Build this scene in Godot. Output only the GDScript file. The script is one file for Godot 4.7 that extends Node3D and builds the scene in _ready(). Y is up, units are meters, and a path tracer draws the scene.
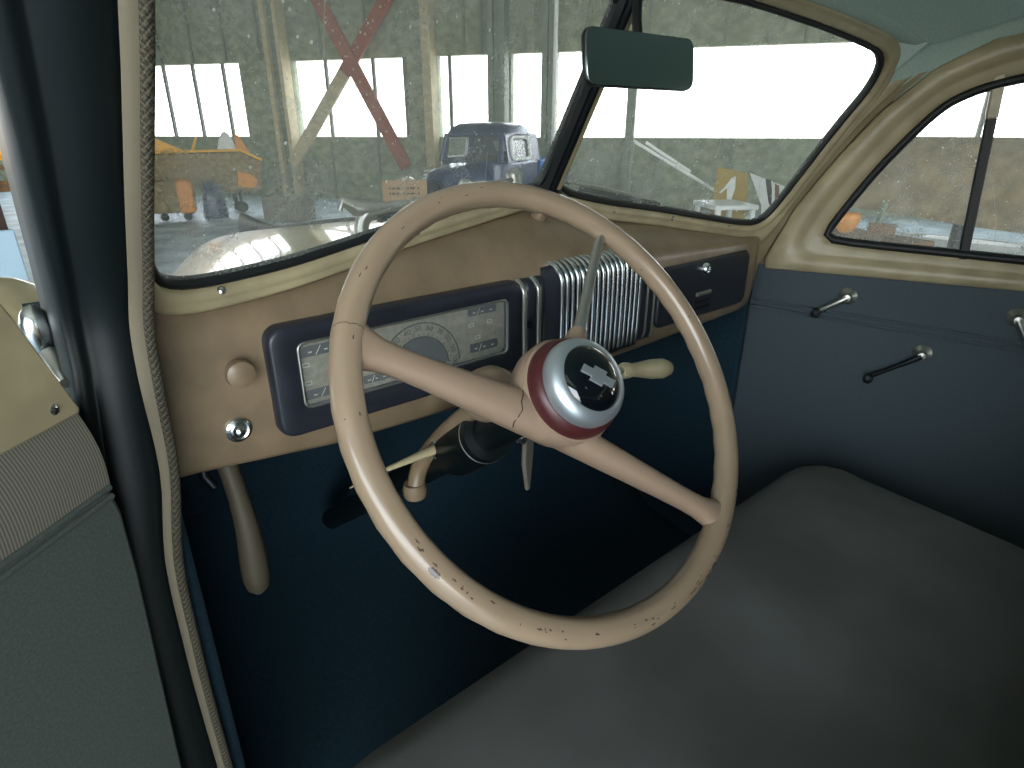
extends Node3D
# Inside an old cream car that stands in an aircraft hangar, seen through the open driver's door.
# Car axes: x to the passenger side, -z to the nose, y up. The hangar is turned against the car.

const EYE := Vector3(-0.70, 1.354, 0.62)
const CX := -0.045            # centre line of the car
const FLOOR_Y := -0.27        # hangar floor in the car's axes
var HN := Vector3(0.832, 0, -0.555)   # into the hangar, towards its long window wall
var HT := Vector3(0.555, 0, 0.832)    # along that wall
var M := {}
var T := {}
var taken := {}
var sg := 1
var rng := RandomNumberGenerator.new()

# ------------------------------------------------------------------ helpers: shapes
func mb() -> SurfaceTool:
	var s := SurfaceTool.new()
	s.begin(Mesh.PRIMITIVE_TRIANGLES)
	return s

func tri(s: SurfaceTool, a: Vector3, b: Vector3, c: Vector3, ua := Vector2.ZERO, ub := Vector2.ZERO, uc := Vector2.ZERO) -> void:
	s.set_uv(ua); s.add_vertex(a)
	s.set_uv(ub); s.add_vertex(b)
	s.set_uv(uc); s.add_vertex(c)

func flat_quad(s: SurfaceTool, a: Vector3, b: Vector3, c: Vector3, d: Vector3) -> void:
	s.set_smooth_group(-1)
	tri(s, a, b, c, Vector2(0, 0), Vector2(1, 0), Vector2(1, 1))
	tri(s, a, c, d, Vector2(0, 0), Vector2(1, 1), Vector2(0, 1))

# rows of points to a smooth skin; u runs along a row, v from row to row
func grid(s: SurfaceTool, rows: Array, wrap_row := false, wrap_col := false, flip := false, smooth := true) -> void:
	sg += 1
	s.set_smooth_group(sg if smooth else -1)
	var nr := rows.size()
	var nc: int = rows[0].size()
	for i in (nr if wrap_row else nr - 1):
		for j in (nc if wrap_col else nc - 1):
			var i2 := (i + 1) % nr
			var j2 := (j + 1) % nc
			var a: Vector3 = rows[i][j]
			var b: Vector3 = rows[i][j2]
			var c: Vector3 = rows[i2][j2]
			var d: Vector3 = rows[i2][j]
			var u0 := float(j) / (nc if wrap_col else nc - 1)
			var u1 := float(j + 1) / (nc if wrap_col else nc - 1)
			var v0 := float(i) / (nr if wrap_row else nr - 1)
			var v1 := float(i + 1) / (nr if wrap_row else nr - 1)
			if flip:
				if not a.is_equal_approx(d): tri(s, a, c, b, Vector2(u0, v0), Vector2(u1, v1), Vector2(u1, v0))
				tri(s, a, d, c, Vector2(u0, v0), Vector2(u0, v1), Vector2(u1, v1))
			else:
				tri(s, a, b, c, Vector2(u0, v0), Vector2(u1, v0), Vector2(u1, v1))
				tri(s, a, c, d, Vector2(u0, v0), Vector2(u1, v1), Vector2(u0, v1))

func box(s: SurfaceTool, xf: Transform3D, size: Vector3, bevel := 0.0) -> void:
	var h := size / 2.0
	var e := minf(bevel, minf(h.x, minf(h.y, h.z)) * 0.9)
	s.set_smooth_group(-1)
	if e <= 0.0:
		for ax in 3:
			for sd in [-1.0, 1.0]:
				var n := Vector3.ZERO; n[ax] = sd
				var u := Vector3.ZERO; u[(ax + 1) % 3] = sd
				var v := Vector3.ZERO; v[(ax + 2) % 3] = 1.0
				var o := n * h
				flat_quad(s, xf * (o - u * h - v * h), xf * (o - u * h + v * h), xf * (o + u * h + v * h), xf * (o + u * h - v * h))
		return
	var hi := h - Vector3.ONE * e
	for ax in 3:
		for sd in [-1.0, 1.0]:
			var n := Vector3.ZERO; n[ax] = sd
			var u := Vector3.ZERO; u[(ax + 1) % 3] = sd
			var v := Vector3.ZERO; v[(ax + 2) % 3] = 1.0
			var o := n * h
			flat_quad(s, xf * (o - u * hi - v * hi), xf * (o - u * hi + v * hi), xf * (o + u * hi + v * hi), xf * (o + u * hi - v * hi))
	for ax in 3:
		var b1 := (ax + 1) % 3
		var b2 := (ax + 2) % 3
		for s1 in [-1.0, 1.0]:
			for s2 in [-1.0, 1.0]:
				var pts := []
				for k in [[-1.0, 0], [1.0, 0], [1.0, 1], [-1.0, 1]]:
					var p := Vector3.ZERO
					p[ax] = k[0] * hi[ax]
					p[b1] = s1 * (h[b1] if k[1] == 0 else hi[b1])
					p[b2] = s2 * (hi[b2] if k[1] == 0 else h[b2])
					pts.append(xf * p)
				if s1 * s2 > 0: flat_quad(s, pts[0], pts[3], pts[2], pts[1])
				else: flat_quad(s, pts[0], pts[1], pts[2], pts[3])
	for sx in [-1.0, 1.0]:
		for sy in [-1.0, 1.0]:
			for sz in [-1.0, 1.0]:
				var q := Vector3(sx, sy, sz)
				var a := xf * (q * Vector3(h.x, hi.y, hi.z))
				var b := xf * (q * Vector3(hi.x, h.y, hi.z))
				var c := xf * (q * Vector3(hi.x, hi.y, h.z))
				if sx * sy * sz > 0: tri(s, a, c, b)
				else: tri(s, a, b, c)

func at_box(s: SurfaceTool, p: Vector3, size: Vector3, bevel := 0.0, turn := 0.0) -> void:
	box(s, Transform3D(Basis(Vector3.UP, turn), p), size, bevel)

func frame_of(n: Vector3, up_hint := Vector3.UP) -> Basis:
	var z := n.normalized()
	var x := up_hint.cross(z)
	if x.length() < 1e-4: x = Vector3.RIGHT.cross(z)
	x = x.normalized()
	return Basis(x, z.cross(x), z)

func tube(s: SurfaceTool, path: Array, radius, sides := 10, caps := true, closed := false, squash := 1.0) -> void:
	var n := path.size()
	var rows := []
	var up := Vector3.UP
	var prev := Vector3.ZERO
	var side := Vector3.ZERO
	for i in n:
		var a: Vector3 = path[(i - 1 + n) % n] if (closed or i > 0) else path[0]
		var b: Vector3 = path[(i + 1) % n] if (closed or i < n - 1) else path[n - 1]
		var t := (b - a).normalized()
		if i == 0:
			side = t.cross(up)
			if side.length() < 0.05: side = t.cross(Vector3.RIGHT)
			side = side.normalized()
		else:
			side = (side - t * side.dot(t)).normalized()
		var other := side.cross(t)
		var r: float = radius[i] if radius is Array else radius
		var row := PackedVector3Array()
		for k in sides:
			var an := TAU * k / sides
			row.append(path[i] + side * cos(an) * r + other * sin(an) * r * squash)
		rows.append(row)
	grid(s, rows, closed, true)
	if caps and not closed:
		for e in [0, n - 1]:
			s.set_smooth_group(-1)
			var row: PackedVector3Array = rows[e]
			for k in sides:
				if e == 0: tri(s, path[0], row[(k + 1) % sides], row[k])
				else: tri(s, path[e], row[k], row[(k + 1) % sides])

# profile points (radius, height) turned about the y axis of xf
func lathe(s: SurfaceTool, prof: Array, xf: Transform3D, seg := 28) -> void:
	var runs := []
	var run := [prof[0]]
	for i in range(1, prof.size()):
		run.append(prof[i])
		if i < prof.size() - 1:
			var d1: Vector2 = (prof[i] - prof[i - 1]).normalized()
			var d2: Vector2 = (prof[i + 1] - prof[i]).normalized()
			if d1.dot(d2) < 0.8:
				runs.append(run)
				run = [prof[i]]
	runs.append(run)
	for r in runs:
		var rows := []
		for p in r:
			var row := PackedVector3Array()
			for k in seg:
				var an := TAU * k / seg
				row.append(xf * Vector3(cos(an) * maxf(p.x, 1e-5), p.y, sin(an) * maxf(p.x, 1e-5)))
			rows.append(row)
		grid(s, rows, false, true)

# flat outline (x, y of xf) with thickness along z of xf: back at 0, front at depth
func prism(s: SurfaceTool, poly: PackedVector2Array, xf: Transform3D, depth: float, bevel := 0.0, smooth := false) -> void:
	if Geometry2D.is_polygon_clockwise(poly): poly.reverse()
	var n := poly.size()
	var inset := PackedVector2Array()
	for i in n:
		var a := poly[(i - 1 + n) % n]
		var b := poly[i]
		var c := poly[(i + 1) % n]
		var n1 := (b - a).normalized().orthogonal()
		var n2 := (c - b).normalized().orthogonal()
		var m := (n1 + n2)
		m = m / maxf(m.length_squared() / 2.0, 0.3)
		inset.append(b - m * bevel)
	# orthogonal() of a counter-clockwise edge points outwards in y-up axes or inwards; make sure that the inset lies inside
	if bevel > 0.0 and not Geometry2D.is_point_in_polygon(inset[0], poly):
		for i in n: inset[i] = poly[i] * 2.0 - inset[i]
	var idx := Geometry2D.triangulate_polygon(inset)
	s.set_smooth_group(-1)
	var lo := poly[0]
	var hi := poly[0]
	for p in poly:
		lo = lo.min(p); hi = hi.max(p)
	var sz := hi - lo
	var v3 := func(p: Vector2, z: float) -> Vector3: return xf * Vector3(p.x, p.y, z)
	var uvf := func(p: Vector2) -> Vector2: return Vector2((p.x - lo.x) / sz.x, 1.0 - (p.y - lo.y) / sz.y)
	for k in range(0, idx.size(), 3):
		var a := inset[idx[k]]
		var b := inset[idx[k + 1]]
		var c := inset[idx[k + 2]]
		var cw := (b - a).cross(c - a) < 0
		if not cw:
			var t := b; b = c; c = t
		tri(s, v3.call(a, depth), v3.call(b, depth), v3.call(c, depth), uvf.call(a), uvf.call(b), uvf.call(c))
		tri(s, v3.call(a, 0.0), v3.call(c, 0.0), v3.call(b, 0.0), uvf.call(a), uvf.call(c), uvf.call(b))
	var rows := [PackedVector3Array(), PackedVector3Array(), PackedVector3Array(), PackedVector3Array()]
	for i in n:
		rows[0].append(v3.call(inset[i], 0.0))
		rows[1].append(v3.call(poly[i], minf(bevel, depth * 0.4)))
		rows[2].append(v3.call(poly[i], depth - minf(bevel, depth * 0.4)))
		rows[3].append(v3.call(inset[i], depth))
	if bevel > 0.0: grid(s, rows, false, true, false, smooth)
	else: grid(s, [rows[0], rows[3]], false, true, false, smooth)

func rrect(w: float, h: float, r: float, seg := 5) -> PackedVector2Array:
	var out := PackedVector2Array()
	for q in 4:
		var c := Vector2((w / 2 - r) * (1 if q in [0, 3] else -1), (h / 2 - r) * (1 if q in [0, 1] else -1))
		for k in seg + 1:
			var an := PI / 2 * (q + float(k) / seg)
			out.append(c + Vector2(cos(an), sin(an)) * r)
	return out

func soften(loop: Array, times := 2) -> Array:
	for t in times:
		var out := []
		for i in loop.size():
			var a = loop[i]
			var b = loop[(i + 1) % loop.size()]
			out.append(a.lerp(b, 0.25)); out.append(a.lerp(b, 0.75))
		loop = out
	return loop

func spline(pts: Array, per := 6) -> Array:
	var out := []
	var n := pts.size()
	for i in n - 1:
		var p0 = pts[maxi(i - 1, 0)]
		var p3 = pts[mini(i + 2, n - 1)]
		for k in per: out.append(pts[i].cubic_interpolate(pts[i + 1], p0, p3, float(k) / per))
	out.append(pts[n - 1])
	return out

# sweep an (outward, towards the cabin) profile round a closed loop that lies near a plane with that normal
func moulding(s: SurfaceTool, loop: Array, normal: Vector3, prof: Array, flip := false, closed := true) -> void:
	var rows := []
	var n := loop.size()
	var centre := Vector3.ZERO
	for p in loop: centre += p / n
	for q in prof: rows.append(PackedVector3Array())
	for i in n:
		var t: Vector3 = (loop[(i + 1) % n] - loop[(i - 1 + n) % n]).normalized()
		if not closed and i == 0: t = (loop[1] - loop[0]).normalized()
		if not closed and i == n - 1: t = (loop[n - 1] - loop[n - 2]).normalized()
		var o := t.cross(normal).normalized()
		if o.dot(loop[i] - centre) < 0 and absf(o.dot((loop[i] - centre).normalized())) > 0.02: o = -o
		for k in prof.size(): rows[k].append(loop[i] + o * prof[k].x + normal * prof[k].y)
	grid(s, rows, false, closed, flip)

# ------------------------------------------------------------------ helpers: nodes
func numbered(called: String) -> String:
	var k: int = taken.get(called, 0)
	taken[called] = k + 1
	return called if k == 0 else "%s_%03d" % [called, k]

func build(s: SurfaceTool, called: String, m: Material, parent: Node3D = null, label := "") -> MeshInstance3D:
	s.generate_normals()
	var o := MeshInstance3D.new()
	o.mesh = s.commit()
	o.material_override = m
	o.mesh.surface_set_material(0, m)
	o.name = called if parent else numbered(called)
	if label: o.set_meta("label", label)
	if parent: parent.add_child(o, true)
	else: add_child(o)
	return o

func thing(called: String, label: String, category: String, at := Vector3.ZERO, group := "") -> Node3D:
	var o := Node3D.new()
	o.name = numbered(called)
	add_child(o)
	o.position = at
	o.set_meta("label", label)
	o.set_meta("category", category)
	if group: o.set_meta("group", group)
	return o

func tag(o: Node, label: String, category: String, group := "") -> void:
	o.set_meta("label", label)
	o.set_meta("category", category)
	if group: o.set_meta("group", group)

func structure(called: String, label: String) -> Node3D:
	var o := Node3D.new()
	o.name = called
	add_child(o)
	o.set_meta("kind", "structure")
	o.set_meta("label", label)
	return o

func lettering(txt: String, size: float, m: Material, parent: Node3D, xf: Transform3D, called := "lettering") -> void:
	var t := TextMesh.new()
	var f := SystemFont.new()
	f.font_names = PackedStringArray(["Droid Sans"])
	t.font = f
	t.text = txt
	t.font_size = 32
	t.pixel_size = size / 32.0
	t.depth = size * 0.05
	t.material = m
	var o := MeshInstance3D.new()
	o.mesh = t
	o.name = called
	o.transform = xf
	parent.add_child(o, true)

# ------------------------------------------------------------------ helpers: materials
func noise_tex(freq: float, oct: int, lo: Color, hi: Color, seed_: int, size := 512, kind := FastNoiseLite.TYPE_SIMPLEX_SMOOTH, lo_at := 0.2, hi_at := 0.8) -> NoiseTexture2D:
	var f := FastNoiseLite.new()
	f.noise_type = kind
	f.frequency = freq
	f.fractal_octaves = oct
	f.seed = seed_
	var t := NoiseTexture2D.new()
	t.width = size; t.height = size
	t.seamless = true
	t.noise = f
	var g := Gradient.new()
	g.offsets = PackedFloat32Array([lo_at, hi_at])
	g.colors = PackedColorArray([lo, hi])
	t.color_ramp = g
	return t

func mat(called: String, c: Color, rough := 0.6, metal := 0.0) -> StandardMaterial3D:
	var m := StandardMaterial3D.new()
	m.resource_name = called
	m.albedo_color = c
	m.roughness = rough
	m.metallic = metal
	M[called] = m
	return m

func tri_tex(m: StandardMaterial3D, t: Texture2D, per_metre: float, bump: Texture2D = null, bump_cm := 0.0) -> StandardMaterial3D:
	if t: m.albedo_texture = t
	m.uv1_triplanar = true
	m.uv1_scale = Vector3.ONE * per_metre
	if bump:
		m.heightmap_enabled = true
		m.heightmap_texture = bump
		m.heightmap_scale = bump_cm
	return m

func img_tex(im: Image) -> ImageTexture: return ImageTexture.create_from_image(im)

func make_materials() -> void:
	rng.seed = 41
	var soft := noise_tex(0.012, 4, Color(0.86, 0.86, 0.86), Color(1, 1, 1), 3)
	var grain := noise_tex(0.25, 2, Color(0.0, 0.0, 0.0), Color(1, 1, 1), 5, 512)
	var weave := Image.create(64, 64, false, Image.FORMAT_RGB8)
	for y in 64:
		for x in 64:
			var v := 0.5 + 0.25 * sin(TAU * x / 8.0) * cos(TAU * y / 8.0) + 0.2 * sin(TAU * (x + y) / 16.0)
			weave.set_pixel(x, y, Color(v, v, v))
	T.weave = img_tex(weave)
	var wool := noise_tex(0.05, 5, Color(0.84, 0.84, 0.84), Color(1, 1, 1), 9)
	var m: StandardMaterial3D
	# car
	m = tri_tex(mat("cream_paint", Color(0.80, 0.74, 0.58), 0.3), soft, 1.3); m.clearcoat_enabled = true; m.clearcoat = 0.6; m.clearcoat_roughness = 0.06
	m = tri_tex(mat("dash_paint", Color(0.55, 0.475, 0.375), 0.38), soft, 2.3); m.clearcoat_enabled = true; m.clearcoat = 0.25; m.clearcoat_roughness = 0.2
	tri_tex(mat("trim_paint", Color(0.725, 0.675, 0.535), 0.38), soft, 2.1)
	mat("hub_paint", Color(0.585, 0.50, 0.42), 0.33)
	m = mat("navy_panel", Color(0.16, 0.175, 0.21), 0.36)
	tri_tex(m, soft, 3.0)
	mat("black_paint", Color(0.022, 0.065, 0.07), 0.42)
	mat("rubber", Color(0.07, 0.09, 0.095), 0.55)
	mat("dark_metal", Color(0.10, 0.12, 0.14), 0.4, 0.6)
	mat("post_metal", Color(0.13, 0.15, 0.15), 0.45, 0.3)
	mat("chrome", Color(0.84, 0.86, 0.86), 0.22, 1.0)
	mat("satin_chrome", Color(0.80, 0.84, 0.86), 0.40, 0.85)
	mat("shaded_brown", Color(0.29, 0.265, 0.21), 0.55)  # brown darkened to stand for the shade under the dash
	mat("worn_chrome", Color(0.72, 0.72, 0.69), 0.34, 0.9)
	mat("chip", Color(0.09, 0.06, 0.05), 0.8)
	mat("ivory", Color(0.74, 0.69, 0.55), 0.35)
	mat("maroon", Color(0.28, 0.12, 0.125), 0.35)
	m = mat("button_enamel", Color(0.03, 0.045, 0.07), 0.08); m.clearcoat_enabled = true; m.clearcoat = 1.0; m.clearcoat_roughness = 0.02
	mat("mirror_glass", Color(0.70, 0.75, 0.75), 0.12, 1.0)
	tri_tex(mat("carpet", Color(0.075, 0.205, 0.26), 0.95), wool, 4.0, grain, 0.01)  # blue tone of the footwell shade is put into the carpet colour
	tri_tex(mat("seat_cloth", Color(0.45, 0.455, 0.45), 0.92), noise_tex(0.006, 4, Color(0.80, 0.80, 0.78), Color(1, 1, 1), 15), 0.9)
	M.seat_cloth.rim_enabled = true; M.seat_cloth.rim = 0.25; M.seat_cloth.rim_tint = 0.5
	tri_tex(mat("door_cloth", Color(0.32, 0.37, 0.39), 0.93), wool, 14.0)
	tri_tex(mat("headliner_cloth", Color(0.80, 0.90, 0.86), 0.95), wool, 14.0)
	tri_tex(mat("windlace_cloth", Color(0.50, 0.47, 0.38), 0.9), T.weave, 45.0, T.weave, 0.18)
	mat("windlace_flange", Color(0.42, 0.39, 0.32), 0.85)
	var rib := Image.create(256, 256, false, Image.FORMAT_RGB8)
	for y in 256:
		for x in 256:
			var w := 0.5 + 0.5 * cos(TAU * x / 16.0)
			var v := 0.62 + 0.30 * w + rng.randf_range(-0.05, 0.05)
			rib.set_pixel(x, y, Color(v, v, v * 0.99))
	m = mat("ribbed_cloth", Color(0.60, 0.585, 0.53), 0.9)
	m.albedo_texture = img_tex(rib)
	m.uv1_scale = Vector3(24.0, 1.0, 1.0)
	mat("plain_door_cloth", Color(0.335, 0.375, 0.35), 0.93)
	tri_tex(M.plain_door_cloth, wool, 14.0)
	mat("dial_face", Color(0.60, 0.575, 0.49), 0.4)
	tri_tex(M.dial_face, soft, 12.0)
	mat("dial_dark", Color(0.22, 0.23, 0.24), 0.4)
	mat("dial_ink", Color(0.16, 0.15, 0.14), 0.6)
	mat("dial_light", Color(0.85, 0.83, 0.75), 0.5)
	m = mat("dial_glass", Color(0.9, 0.95, 0.95, 0.06), 0.03); m.transparency = BaseMaterial3D.TRANSPARENCY_ALPHA
	m = mat("window_glass", Color(0.92, 0.97, 0.96, 0.05), 0.02); m.transparency = BaseMaterial3D.TRANSPARENCY_ALPHA
	# dusty glass: specks, smears and scratches of dust that catch the light
	var dust := Image.create(2048, 1024, false, Image.FORMAT_RGBA8)
	var fn := FastNoiseLite.new(); fn.frequency = 0.006; fn.fractal_octaves = 5; fn.seed = 8
	var fb := FastNoiseLite.new(); fb.frequency = 0.12; fb.fractal_octaves = 2; fb.seed = 18
	for y in 1024:
		for x in 2048:
			var a := 0.27 + 0.14 * fn.get_noise_2d(x, y) + 0.05 * fb.get_noise_2d(x, y)
			dust.set_pixel(x, y, Color(0.86, 0.90, 0.87, clampf(a, 0.05, 0.5)))
	for k in 9000:
		var p := Vector2(rng.randf() * 2047, rng.randf() * 1023)
		var r := 0.5 + pow(rng.randf(), 6.0) * 1.9
		var al := rng.randf_range(0.3, 0.8)
		for yy in range(-2, 3):
			for xx in range(-2, 3):
				var q := Vector2i(int(p.x) + xx, int(p.y) + yy)
				if Vector2(xx, yy).length() <= r and q.x >= 0 and q.y >= 0 and q.x < 2048 and q.y < 1024: dust.set_pixel(q.x, q.y, Color(0.92, 0.95, 0.92, al))
	for k in 34:
		var p := Vector2(rng.randf() * 2047, rng.randf() * 1023)
		var d := Vector2.from_angle(rng.randf_range(0.9, 2.2))
		for st in int(rng.randf_range(40, 220)):
			p += d; d = d.rotated(rng.randf_range(-0.02, 0.02))
			if p.x > 0 and p.y > 0 and p.x < 2047 and p.y < 1023: dust.set_pixel(int(p.x), int(p.y), Color(0.92, 0.95, 0.92, 0.45))
	m = mat("dusty_glass", Color(1, 1, 1, 1), 0.3)
	m.albedo_texture = img_tex(dust)
	m.transparency = BaseMaterial3D.TRANSPARENCY_ALPHA
	m.backlight_enabled = true; m.backlight = Color(1, 1, 1)
	# wheel rim: ivory enamel with chipped spots and hairline cracks
	var rim := Image.create(2048, 128, false, Image.FORMAT_RGB8)
	var fr := FastNoiseLite.new(); fr.frequency = 0.02; fr.seed = 77
	for y in 128:
		for x in 2048:
			var v := 1.0 + 0.05 * fr.get_noise_2d(x * 0.5, y * 2.0)
			rim.set_pixel(x, y, Color(0.585 * v, 0.51 * v, 0.42 * v))
	# chips: most of them in a thin row on the face turned to the driver, lower left and bottom
	var spots := []
	for k in 22: spots.append([rng.randf_range(196, 262), rng.randfn(30, 3), rng.randf_range(1, 5), 1])
	for k in 34: spots.append([rng.randf_range(262, 318), rng.randfn(24, 4), rng.randf_range(1, 7), rng.randf_range(1, 2)])
	for k in 10: spots.append([rng.randf_range(100, 175), rng.randfn(30, 7), rng.randf_range(1, 4), 1])
	for k in 6: spots.append([rng.randf_range(0, 100), rng.randfn(40, 12), rng.randf_range(1, 4), 1])
	spots += [[205.0, 22.0, 9.0, 4.0], [289.0, 18.0, 8.0, 4.0], [285.5, 17.0, 5.0, 4.0], [313.0, 20.0, 4.0, 4.0]]
	for q in spots:
		var lx := int(q[2])
		var ly := int(q[3])
		for yy in range(-ly, ly + 1):
			for xx in range(-lx, lx + 1):
				if pow(float(xx) / lx, 2) + pow(float(yy) / ly, 2) + rng.randf() * 0.4 < 1.15: rim.set_pixel(posmod(int(q[0] / 360.0 * 2048) + xx, 2048), posmod(int(q[1]) + yy, 128), Color(0.17, 0.12, 0.10))
	var x_at := 151.0 / 360.0 * 2048
	for y in 70:
		x_at += rng.randf_range(-0.6, 0.6)
		rim.set_pixel(int(x_at), y, Color(0.25, 0.18, 0.14))
	m = mat("rim_enamel", Color(1, 1, 1), 0.3)
	m.albedo_texture = img_tex(rim)
	m.clearcoat_enabled = true; m.clearcoat = 0.4; m.clearcoat_roughness = 0.12
	# hangar
	tri_tex(mat("concrete", Color(0.74, 0.81, 0.84), 0.4), noise_tex(0.01, 5, Color(0.75, 0.75, 0.75), Color(1, 1, 1), 31), 0.22)
	tri_tex(mat("hangar_wall", Color(0.60, 0.62, 0.53), 0.9), noise_tex(0.02, 5, Color(0.70, 0.72, 0.70), Color(1, 1, 1), 33), 0.4)
	tri_tex(mat("steel_green", Color(0.46, 0.50, 0.43), 0.7), soft, 0.8)
	tri_tex(mat("steel_tan", Color(0.72, 0.67, 0.53), 0.7), soft, 0.8)
	tri_tex(mat("steel_red", Color(0.58, 0.30, 0.22), 0.75), soft, 0.8)
	mat("mullion_paint", Color(0.40, 0.40, 0.38), 0.8)
	mat("ceiling_sheet", Color(0.72, 0.72, 0.68), 0.9)
	m = mat("truck_blue", Color(0.03, 0.14, 0.31), 0.25); m.clearcoat_enabled = true; m.clearcoat = 0.8
	mat("truck_black", Color(0.03, 0.035, 0.045), 0.5)
	m = mat("light_blue", Color(0.10, 0.38, 0.68), 0.3)  # truck blue made lighter to stand for the light on the bed
	mat("white_paint", Color(0.86, 0.87, 0.85), 0.5)
	mat("tyre", Color(0.05, 0.05, 0.05), 0.85)
	tri_tex(mat("wing_fabric", Color(0.60, 0.53, 0.38), 0.8), noise_tex(0.02, 4, Color(0.72, 0.70, 0.66), Color(1, 1, 1), 51), 0.8)
	tri_tex(mat("tan_fabric", Color(0.58, 0.51, 0.39), 0.85), noise_tex(0.015, 4, Color(0.72, 0.72, 0.70), Color(1, 1, 1), 52), 0.7)
	mat("aircraft_yellow", Color(0.92, 0.68, 0.14), 0.45)
	mat("aircraft_orange", Color(0.82, 0.52, 0.12), 0.5)
	mat("blue_tarp", Color(0.10, 0.18, 0.30), 0.35)
	tri_tex(mat("wood", Color(0.50, 0.36, 0.22), 0.8), noise_tex(0.03, 4, Color(0.75, 0.72, 0.68), Color(1, 1, 1), 54), 1.0)
	mat("dark_wood", Color(0.22, 0.13, 0.08), 0.7)
	tri_tex(mat("grey_board", Color(0.48, 0.46, 0.41), 0.85), soft, 1.2)
	mat("placard", Color(0.62, 0.50, 0.36), 0.7)
	mat("ochre", Color(0.62, 0.52, 0.24), 0.7)
	mat("pale_blue_panel", Color(0.62, 0.72, 0.78), 0.5)

# ------------------------------------------------------------------ windscreen geometry shared by several builders
func glass_z(x: float, y: float) -> float:
	return -0.095 + 0.574 * (y - 1.26) + 0.215 * absf(x + 0.04)

func on_glass(p: Vector2) -> Vector3: return Vector3(p.x, p.y, glass_z(p.x, p.y))

var SILL := [Vector2(-0.70, 1.27), Vector2(-0.61, 1.238), Vector2(-0.579, 1.226), Vector2(-0.509, 1.225), Vector2(-0.456, 1.228), Vector2(-0.368, 1.243), Vector2(-0.275, 1.256), Vector2(-0.094, 1.275), Vector2(-0.042, 1.272), Vector2(0.073, 1.248), Vector2(0.199, 1.230), Vector2(0.33, 1.206), Vector2(0.452, 1.185), Vector2(0.50, 1.185), Vector2(0.56, 1.19)]

func sill_y(x: float) -> float:
	for i in SILL.size() - 1:
		if x <= SILL[i + 1].x: return lerpf(SILL[i].y, SILL[i + 1].y, clampf((x - SILL[i].x) / (SILL[i + 1].x - SILL[i].x), 0, 1))
	return SILL[SILL.size() - 1].y

# door of the passenger: u runs back along the door
var DOOR_O := Vector3(0.53, 0, -0.02)
var DOOR_U := Vector3(0.2957, 0, 0.9553)
var DOOR_N := Vector3(-0.9553, 0, 0.2957)
func door_pt(u: float, y: float, off := 0.0) -> Vector3: return DOOR_O + DOOR_U * u + Vector3.UP * y + DOOR_N * off

func hp(u: float, n: float, y: float) -> Vector3:
	return Vector3(EYE.x, 0, EYE.z) + HT * u + HN * n + Vector3.UP * y

func _ready() -> void:
	# ---- camera, sky, exposure
	var cam := Camera3D.new()
	cam.name = "camera"
	cam.fov = rad_to_deg(2.0 * atan(384.0 / 606.0))
	cam.near = 0.02
	cam.far = 300.0
	add_child(cam)
	cam.position = EYE
	cam.rotation = Vector3(-atan(254.0 / 606.0), -deg_to_rad(40.0), 0)
	cam.current = true
	var env := Environment.new()
	env.background_mode = Environment.BG_SKY
	var sky := Sky.new()
	var sm := ProceduralSkyMaterial.new()
	sm.sky_top_color = Color(0.88, 0.94, 1.0)
	sm.sky_horizon_color = Color(1.0, 1.0, 0.99)
	sm.ground_horizon_color = Color(0.92, 0.92, 0.90)
	sm.ground_bottom_color = Color(0.7, 0.7, 0.68)
	sky.sky_material = sm
	env.sky = sky
	env.background_energy_multiplier = 9.0
	env.tonemap_mode = Environment.TONE_MAPPER_LINEAR
	env.tonemap_exposure = 1.0
	env.sdfgi_enabled = true
	env.ssao_enabled = true
	env.ssil_enabled = true
	var we := WorldEnvironment.new()
	we.name = "environment"
	we.environment = env
	add_child(we)

	make_materials()
	build_hangar()
	build_car_body()
	build_dashboard()
	build_seat()
	build_passenger_door()
	build_driver_door()
	build_column()
	build_wheel()
	build_small_cabin_things()
	build_truck()
	build_left_side_things()
	build_right_side_things()

# ------------------------------------------------------------------ the hangar
func slab(s: SurfaceTool, u0: float, u1: float, n0: float, n1: float, y0: float, y1: float) -> void:
	var b := Basis(HT, Vector3.UP, HT.cross(Vector3.UP))
	box(s, Transform3D(b, hp((u0 + u1) / 2, (n0 + n1) / 2, (y0 + y1) / 2)), Vector3(u1 - u0, y1 - y0, absf(n1 - n0)))

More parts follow.
